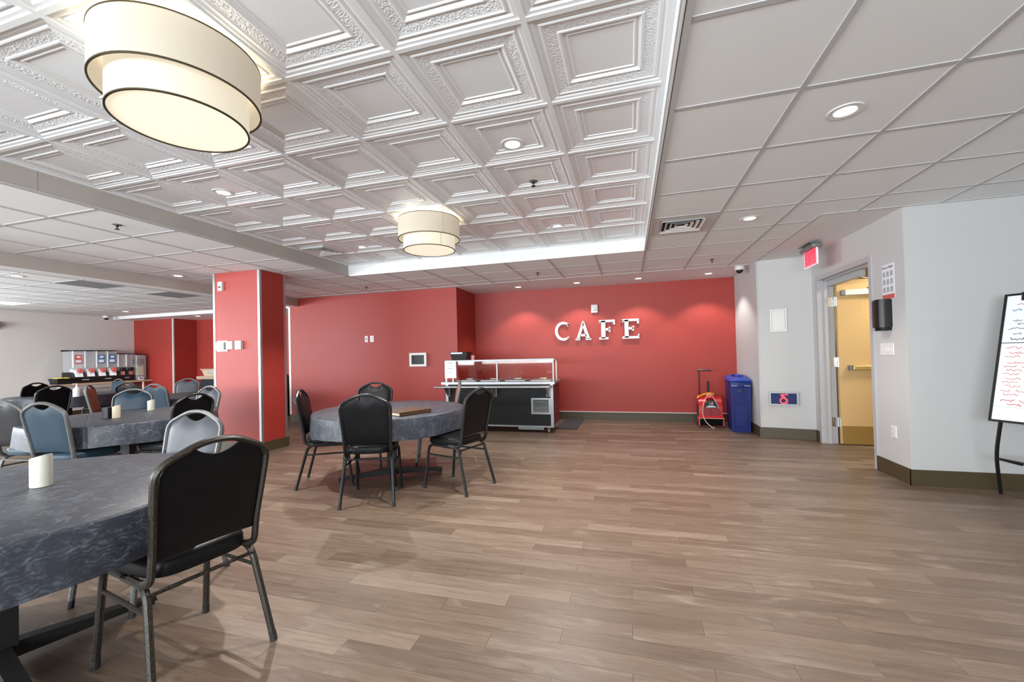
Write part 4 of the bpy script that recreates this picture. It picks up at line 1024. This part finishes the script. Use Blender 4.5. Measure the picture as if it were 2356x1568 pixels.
t_ = thing('air_blower', 'red carpet blower with black outlet standing by the red wall', 'blower', (1.245, 7.50, 0), R_(-3))
mb = MB(); prf = []
for k in range(25):
    a = R_(-70 + 250 * k / 24 + 0); prf.append((.02 + .205 * math.cos(a), .262 + .212 * math.sin(a)))
poly = [(-.20, .03), (.06, .03)] + [(p[0], p[1]) for p in prf if p[1] > .06] + [(-.21, .20), (-.235, .165)]
mb.prism(poly, -.172, .172, 'x'); body = mb.build('housing', 'blower_red', t_, ang=40)
mb = MB(); mb.prism([(-.232, .025), (-.245, .045), (-.245, .145), (-.22, .17), (-.19, .17), (-.19, .025)], -.188, .188, 'x'); mb.build('outlet_collar', 'blower_red', body, ang=40)
mb = MB(); mb.rbox((-.172, -.249, .035), (.172, -.235, .15), .005); mb.build('outlet_opening', 'duct_black', body)
mb = MB(); mb.tube([(-.172, -.247, .04), (-.172, -.247, .15), (.172, -.247, .15), (.172, -.247, .04)], .004, 6); mb.build('outlet_trim', 'cord', body)
for s_ in (-1, 1):
    mb = MB(); mb.lathe([(.15, .0), (.165, .012), (.135, .018), (.04, .012), (.0, .012)], (s_ * .16, .02, .262), 28, 'x')
    if s_ < 0: mb.xf(Matrix.Translation((-.41 + .0, 0, 0)) @ Matrix.Diagonal((-1, 1, 1, 1)) @ Matrix.Translation((.0, 0, 0))) if False else None
    mb.build('intake_ring', 'blower_red', body)
mb = MB()
for k in range(9): mb.box((.172, -.10 + k * .028, .16), (.178, -.09 + k * .028, .36)); mb.box((-.178, -.10 + k * .028, .16), (-.172, -.09 + k * .028, .36))
mb.build('intake_grille', 'black', body, smooth=False)
mb = MB(); mb.box((-.13, -.218, .175), (-.004, -.192, .305)); mb.box((.004, -.218, .175), (.135, -.192, .305)); mb.build('front_panel', mat('dull_red_plastic', (.28, .012, .018), .5), body, smooth=False)
mb = MB(); mb.prism([(-.09, .315), (.105, .315), (.10, .375), (.05, .42), (.02, .445), (-.02, .445), (-.085, .375)], -.205, -.165); mb.xf(Matrix.Translation((0, .0, 0))); lb = mb.build('control_plate', 'black', body, smooth=False)
text_mesh('plate_lettering', 'LE', .06, 'paper', body, at(FACE_Y, .01, -.2065, .385)); 
mb = MB(); mb.prism([(-.075, .322), (.09, .322), (.04, .35), (-.03, .35)], -.2075, -.205); mb.build('plate_mark', 'paper', body, smooth=False)
mb = MB(); mb.rbox((-.055, -.14, .455), (.075, .06, .50), .02); mb.build('motor_hump', 'blower_red', body)
mb = MB(); mb.tube([(-.125, .14, .40), (-.125, .14, .905)], .011, 8); mb.tube(rpath([(-.14, .14, .905), (.03, .14, .905), (.05, .14, .885)], .02), .014, 8); mb.build('pull_handle', 'black', t_)
mb = MB(); mb.tube([(.012, .14, .40), (.012, .14, .72)], .016, 8); mb.build('handle_sleeve', 'black', t_)
mb = MB(); mb.tube(rpath([(-.19, -.10, .46), (-.10, -.06, .52), (.0, -.04, .54), (.08, .0, .525), (.09, .05, .50), (-.05, .06, .505), (-.17, -.02, .47)], .05), .009, 8); mb.tube(rpath([(-.18, -.05, .475), (-.05, -.02, .53), (.06, .03, .515)], .05), .009, 8); mb.build('yellow_cord_loop', 'strap', t_)
mb = MB(); mb.tube(rpath([(-.01, -.05, .53), (-.07, -.17, .46), (-.11, -.225, .38), (-.13, -.245, .22), (-.09, -.26, .10), (.0, -.29, .012), (.04, -.30, .008)], .06), .006, 8); mb.build('cream_cord', 'cord', t_)
mb = MB(); mb.tube(rpath([(.0, -.05, .53), (.05, -.16, .47), (.10, -.21, .36), (.115, -.222, .31)], .04), .005, 6); mb.build('cord_loop', 'cord', t_)
mb = MB(); mb.box((-.18, -.20, 0), (.18, .18, .03)); mb.build('base_frame', 'black', t_, smooth=False)

# ------------------------------------------------------------------ whiteboard easel at the right edge
A = Vector((2.875, 4.33, .62)); th = R_(62); D = Vector((math.cos(th), -math.sin(th), 0)); kk = .24
U_ = Vector((kk * math.sin(th), kk * math.cos(th), 1)).normalized(); A.y = 4.2; A.x = 2.744; A.z = .648
Nn = U_.cross(D)       # points away from the writing side
MW = Matrix((( D.x, Nn.x, U_.x, A.x), (D.y, Nn.y, U_.y, A.y), (D.z, Nn.z, U_.z, A.z), (0, 0, 0, 1)))
t_ = thing('whiteboard_easel', 'whiteboard easel with red and black handwriting at right picture edge', 'whiteboard', (0, 0, 0))
BWd, BHt = .70, 1.0
def wb(mb, name, m, parent=t_, smooth=False, ang=35): mb.xf(MW); return mb.build(name, m, parent, smooth=smooth, ang=ang)
mb = MB(); mb.box((0, 0, 0), (BWd, .012, BHt)); panel = wb(mb, 'board_panel', 'board')
mb = MB(); e = .016
for a, b in (((-e, -e), (BWd + e, 0)), ((-e, BHt), (BWd + e, BHt + e)), ((-e, 0), (0, BHt)), ((BWd, 0), (BWd + e, BHt))): mb.box((a[0], -.006, a[1]), (b[0], .018, b[1]))
wb(mb, 'board_frame', 'black')
for x in (.10, .60):
    mb = MB(); mb.box((x - .012, -.014, BHt - .045), (x + .012, .02, BHt + .02)); wb(mb, 'paper_clip', 'black')
rs = random.Random(3)
def scribble(mb, x0, x1, z, hgt, r=.0022):
    x = x0; pts = []
    while x < x1:
        wl = rs.uniform(.05, .11)
        pts = []; xe = min(x + wl, x1); q = x
        while q < xe:
            pts.append((q, -.0012, z + rs.uniform(-hgt, hgt))); q += rs.uniform(.006, .012)
        if len(pts) > 2: mb.tube(pts, r, 4)
        x = xe + .025
def line(name, m, *a):
    mb = MB(); scribble(mb, *a); o = wb(mb, name, m); o['kind'] = 'stuff'
for z, x0, x1 in ((.795, .05, .24), (.765, .08, .24), (.73, .03, .27), (.69, .06, .18)): line('black_writing', 'ink', x0, x1, z, .010)
line('black_writing', 'ink', .05, .30, .65, .017, .003)
mb = MB(); mb.box((.0, -.0012, .612), (BWd, 0, .618)); wb(mb, 'ruled_line', 'ink')
for i, z in enumerate((.575, .535, .505, .455, .425, .395, .365, .33, .30, .27, .235, .205)): line('red_writing', 'ink_red', .03 + .02 * (i % 2), .20 + .06 * ((i * 7) % 3) / 2, z, .009)
for a in ((.04, .20, .155, .014, .003), (.08, .20, .128, .009, .003), (.28, .50, .80, .02, .003), (.06, .10, .925, .006)): line('red_writing', 'ink_red', *a)
mb = MB(); mb.tube([(.0, -.0012, .105), (.27, -.0012, .105), (.28, -.0012, .61)], .0015, 4); wb(mb, 'box_outline', 'ink_grey')
line('blue_writing', 'ink_blue', .04, .10, .885, .014, .0026)
# splayed legs
base = [A + D * .05 - U_ * .01 + Nn * .01, A + D * .62 - U_ * .01 + Nn * .01]
mb = MB(); mb.tube(rpath([tuple(base[0]), (2.79, 4.24, .36), (2.93, 4.42, .0)], .12), .0125, 10); mb.build('leg', 'black', t_)
mb = MB(); mb.tube(rpath([tuple(base[1]), (base[1].x - .02, base[1].y - .05, .36), (base[1].x + .02, base[1].y + .10, 0)], .12), .0125, 10); mb.build('leg', 'black', t_)
mb = MB(); mb.tube([(2.803, 4.258, .325), (base[1].x - .015, base[1].y - .02, .325)], .010, 8); mb.tube([(2.803, 4.258, .325), (2.99, 4.30, .27)], .009, 8); mb.build('cross_bar', 'black', t_)

# ------------------------------------------------------------------ far left: cereal counter, reception counter, dark bin
t_ = thing('cereal_counter', 'tan laminate counter along the grey wall under the dispensers', 'counter', (0, 0, 0))
mb = MB(); mb.box((XL + .001, 6.15, .775), (-12.33, 8.10, .815)); mb.build('counter_top', 'wood_top', t_, smooth=False)
mb = MB(); mb.box((-12.42, 6.2, .70), (-12.40, 7.6, .775)); mb.build('apron', 'grey_wall', t_, smooth=False)
for y in (6.25, 7.9):
    mb = MB(); mb.tube([(-12.38, y, 0), (-12.38, y, .775)], .022, 10); mb.build('leg', 'white', t_)
def dispenser(label, y0, n_, ztop, w_, knob, posters):
    t_ = thing('cereal_dispenser', label, 'dispenser', (-12.70, y0, .815)); H = ztop - .815
    mb = MB(); mb.prism([(-.2, 0), (.22, 0), (.22, .13), (.12, .26), (-.2, .26)], 0, n_ * w_ - .01); mb.build('base_unit', 'black', t_, smooth=False)
    mb = MB()
    for k in range(max(1, n_ // 2)): mb.box((.2205, w_ * .7 + 2 * w_ * k, .07), (.222, w_ * 1.3 + 2 * w_ * k, .09))
    mb.build('base_logo', 'ink_grey', t_, smooth=False)
    for k in range(n_):
        y = k * w_
        mb = MB(); mb.prism([(-.14, .27), (.12, .27), (.17, .36), (.17, H - .02), (-.18, H - .02), (-.18, .36)], y + .01, y + w_ - .015); hp = mb.build('hopper', 'acrylic', t_, smooth=False)
        mb = MB(); mb.box((.150, y + .008, .36), (.175, y + .028, H - .025)); mb.build('bright_edge', 'acrylic_edge', hp, smooth=False)
        mb = MB(); mb.prism([(-.22, H - .035), (.20, H - .02), (.20, H - .005), (-.22, H + .01)], y - .005, y + w_ - .012); mb.build('lid', 'black', t_, smooth=False)
        mb = MB(); mb.prism([(.0, .24), (.16, .24), (.20, .15), (.23, .15), (.21, .27), (.10, .34), (0, .34)], y + .04, y + w_ - .05); mb.build('chute', 'acrylic_edge' if knob == 'ink_red' else 'chrome', t_, smooth=False)
        mb = MB(); mb.lathe([(0, .17), (.045, .17), (.05, .18), (.05, .24), (.042, .25), (0, .25)], (0, y + w_ * .55, .295), 16, 'x'); mb.build('portion_knob', knob, t_)
        if posters and posters[k]:
            mb = MB(); mb.box((.172, y + .045, H * .58), (.176, y + w_ - .04, H * .86)); pc = mb.build('cereal_card', posters[k], hp, smooth=False)
            mb = MB(); mb.box((.176, y + .06, H * .62), (.177, y + w_ - .06, H * .70)); mb.box((.176, y + .08, H * .76), (.177, y + w_ - .07, H * .82)); mb.build('card_print', 'paper', hp, smooth=False)
dispenser('four hopper cereal dispenser with red knobs on the counter', 6.53, 4, 1.60, .222, 'ink_red', ['ink_red', None, 'ink_blue', 'ink_blue'])
dispenser('two hopper cereal dispenser with dark knobs right of the larger one', 7.42, 2, 1.52, .178, 'black', None)
t_ = thing('clear_bread_case', 'clear case with black edge at right end of the counter', 'case', (-12.62, 7.90, .815))
mb = MB(); mb.rbox((-.12, -.10, .01), (.16, .13, .66), .03); mb.build('clear_body', 'acrylic', t_)
mb = MB(); mb.tube(rpath([(.15, .13, .02), (.15, .13, .67), (.15, -.10, .68)], .05), .010, 8); mb.build('black_edge', 'black', t_)
mb = MB(); mb.box((-.10, -.06, .12), (.12, .09, .36)); mb.build('contents', 'straw', t_, smooth=False)
mb = MB(); mb.box((-.10, -.06, .42), (.12, .09, .56)); mb.build('upper_contents', 'book', t_, smooth=False)
t_ = thing('price_card', 'small white card before the clear case on the counter', 'card', (-12.42, 7.86, .815))
mb = MB(); mb.box((0, -.06, 0), (.006, .07, .085)); mb.build('sheet', 'paper', t_, smooth=False)
mb = MB(); mb.box((.006, -.025, .03), (.007, .05, .06)); mb.build('print', 'ink', t_, smooth=False)
t_ = thing('packet_tray', 'black tray of yellow packets at left end of counter', 'tray', (-12.55, 6.35, .815))
mb = MB(); tub(mb, .13, .13, .16, .155, .13); mb.build('tub', 'black', t_, smooth=False)
for k in range(6):
    mb = MB(); mb.rbox((-.03, -.04, 0), (.03, .04, .035), .01); mb.xf(Matrix.Rotation(R_(40 * k), 4, 'Z')); mb.build('yellow_packet', 'yellow', t_, (-.07 + .07 * (k % 3), -.07 + .13 * (k // 3), .115))
t_ = thing('reception_counter', 'dark counter with tan top beside the red far wall', 'counter', (0, 0, 0))
mb = MB(); mb.box((-10.80, 8.22, 0), (-8.2, 8.70, .80)); mb.build('cabinet', 'navy', t_, smooth=False)
mb = MB(); mb.box((-10.86, 8.16, .80), (-8.16, 8.72, .88)); mb.build('counter_top', 'wood_top', t_, smooth=False)
t_ = thing('woven_box', 'pale woven box on the dark reception counter', 'box', (-10.40, 8.42, .88))
mb = MB(); tub(mb, .36, .13, .42, .16, .17); mb.build('body', 'straw', t_, smooth=False)
mb = MB(); mb.box((-.44, -.18, .155), (.44, -.155, .185)).box((-.44, .155, .155), (.44, .18, .185)); mb.build('rim', 'wood_top', t_, smooth=False)
mb = MB()
for k in range(5): mb.box((-.24 + k * .10, -.150, .05), (-.18 + k * .10, -.140, .12))
mb.build('side_print', 'ink_grey', t_, smooth=False)
t_ = thing('black_bin', 'black round topped bin seen in the gap right of column', 'bin', (-7.55, 7.62, 0))
mb = MB(); mb.lathe([(0, 0), (.20, 0), (.22, .02), (.23, .62), (0, .62)], n=28); mb.build('body', 'black_matte', t_)
mb = MB(); mb.lathe([(.235, .61), (.235, .66), (.20, .78), (.12, .90), (.05, .95), (0, .955)], n=28); mb.build('dome_lid', 'black', t_)
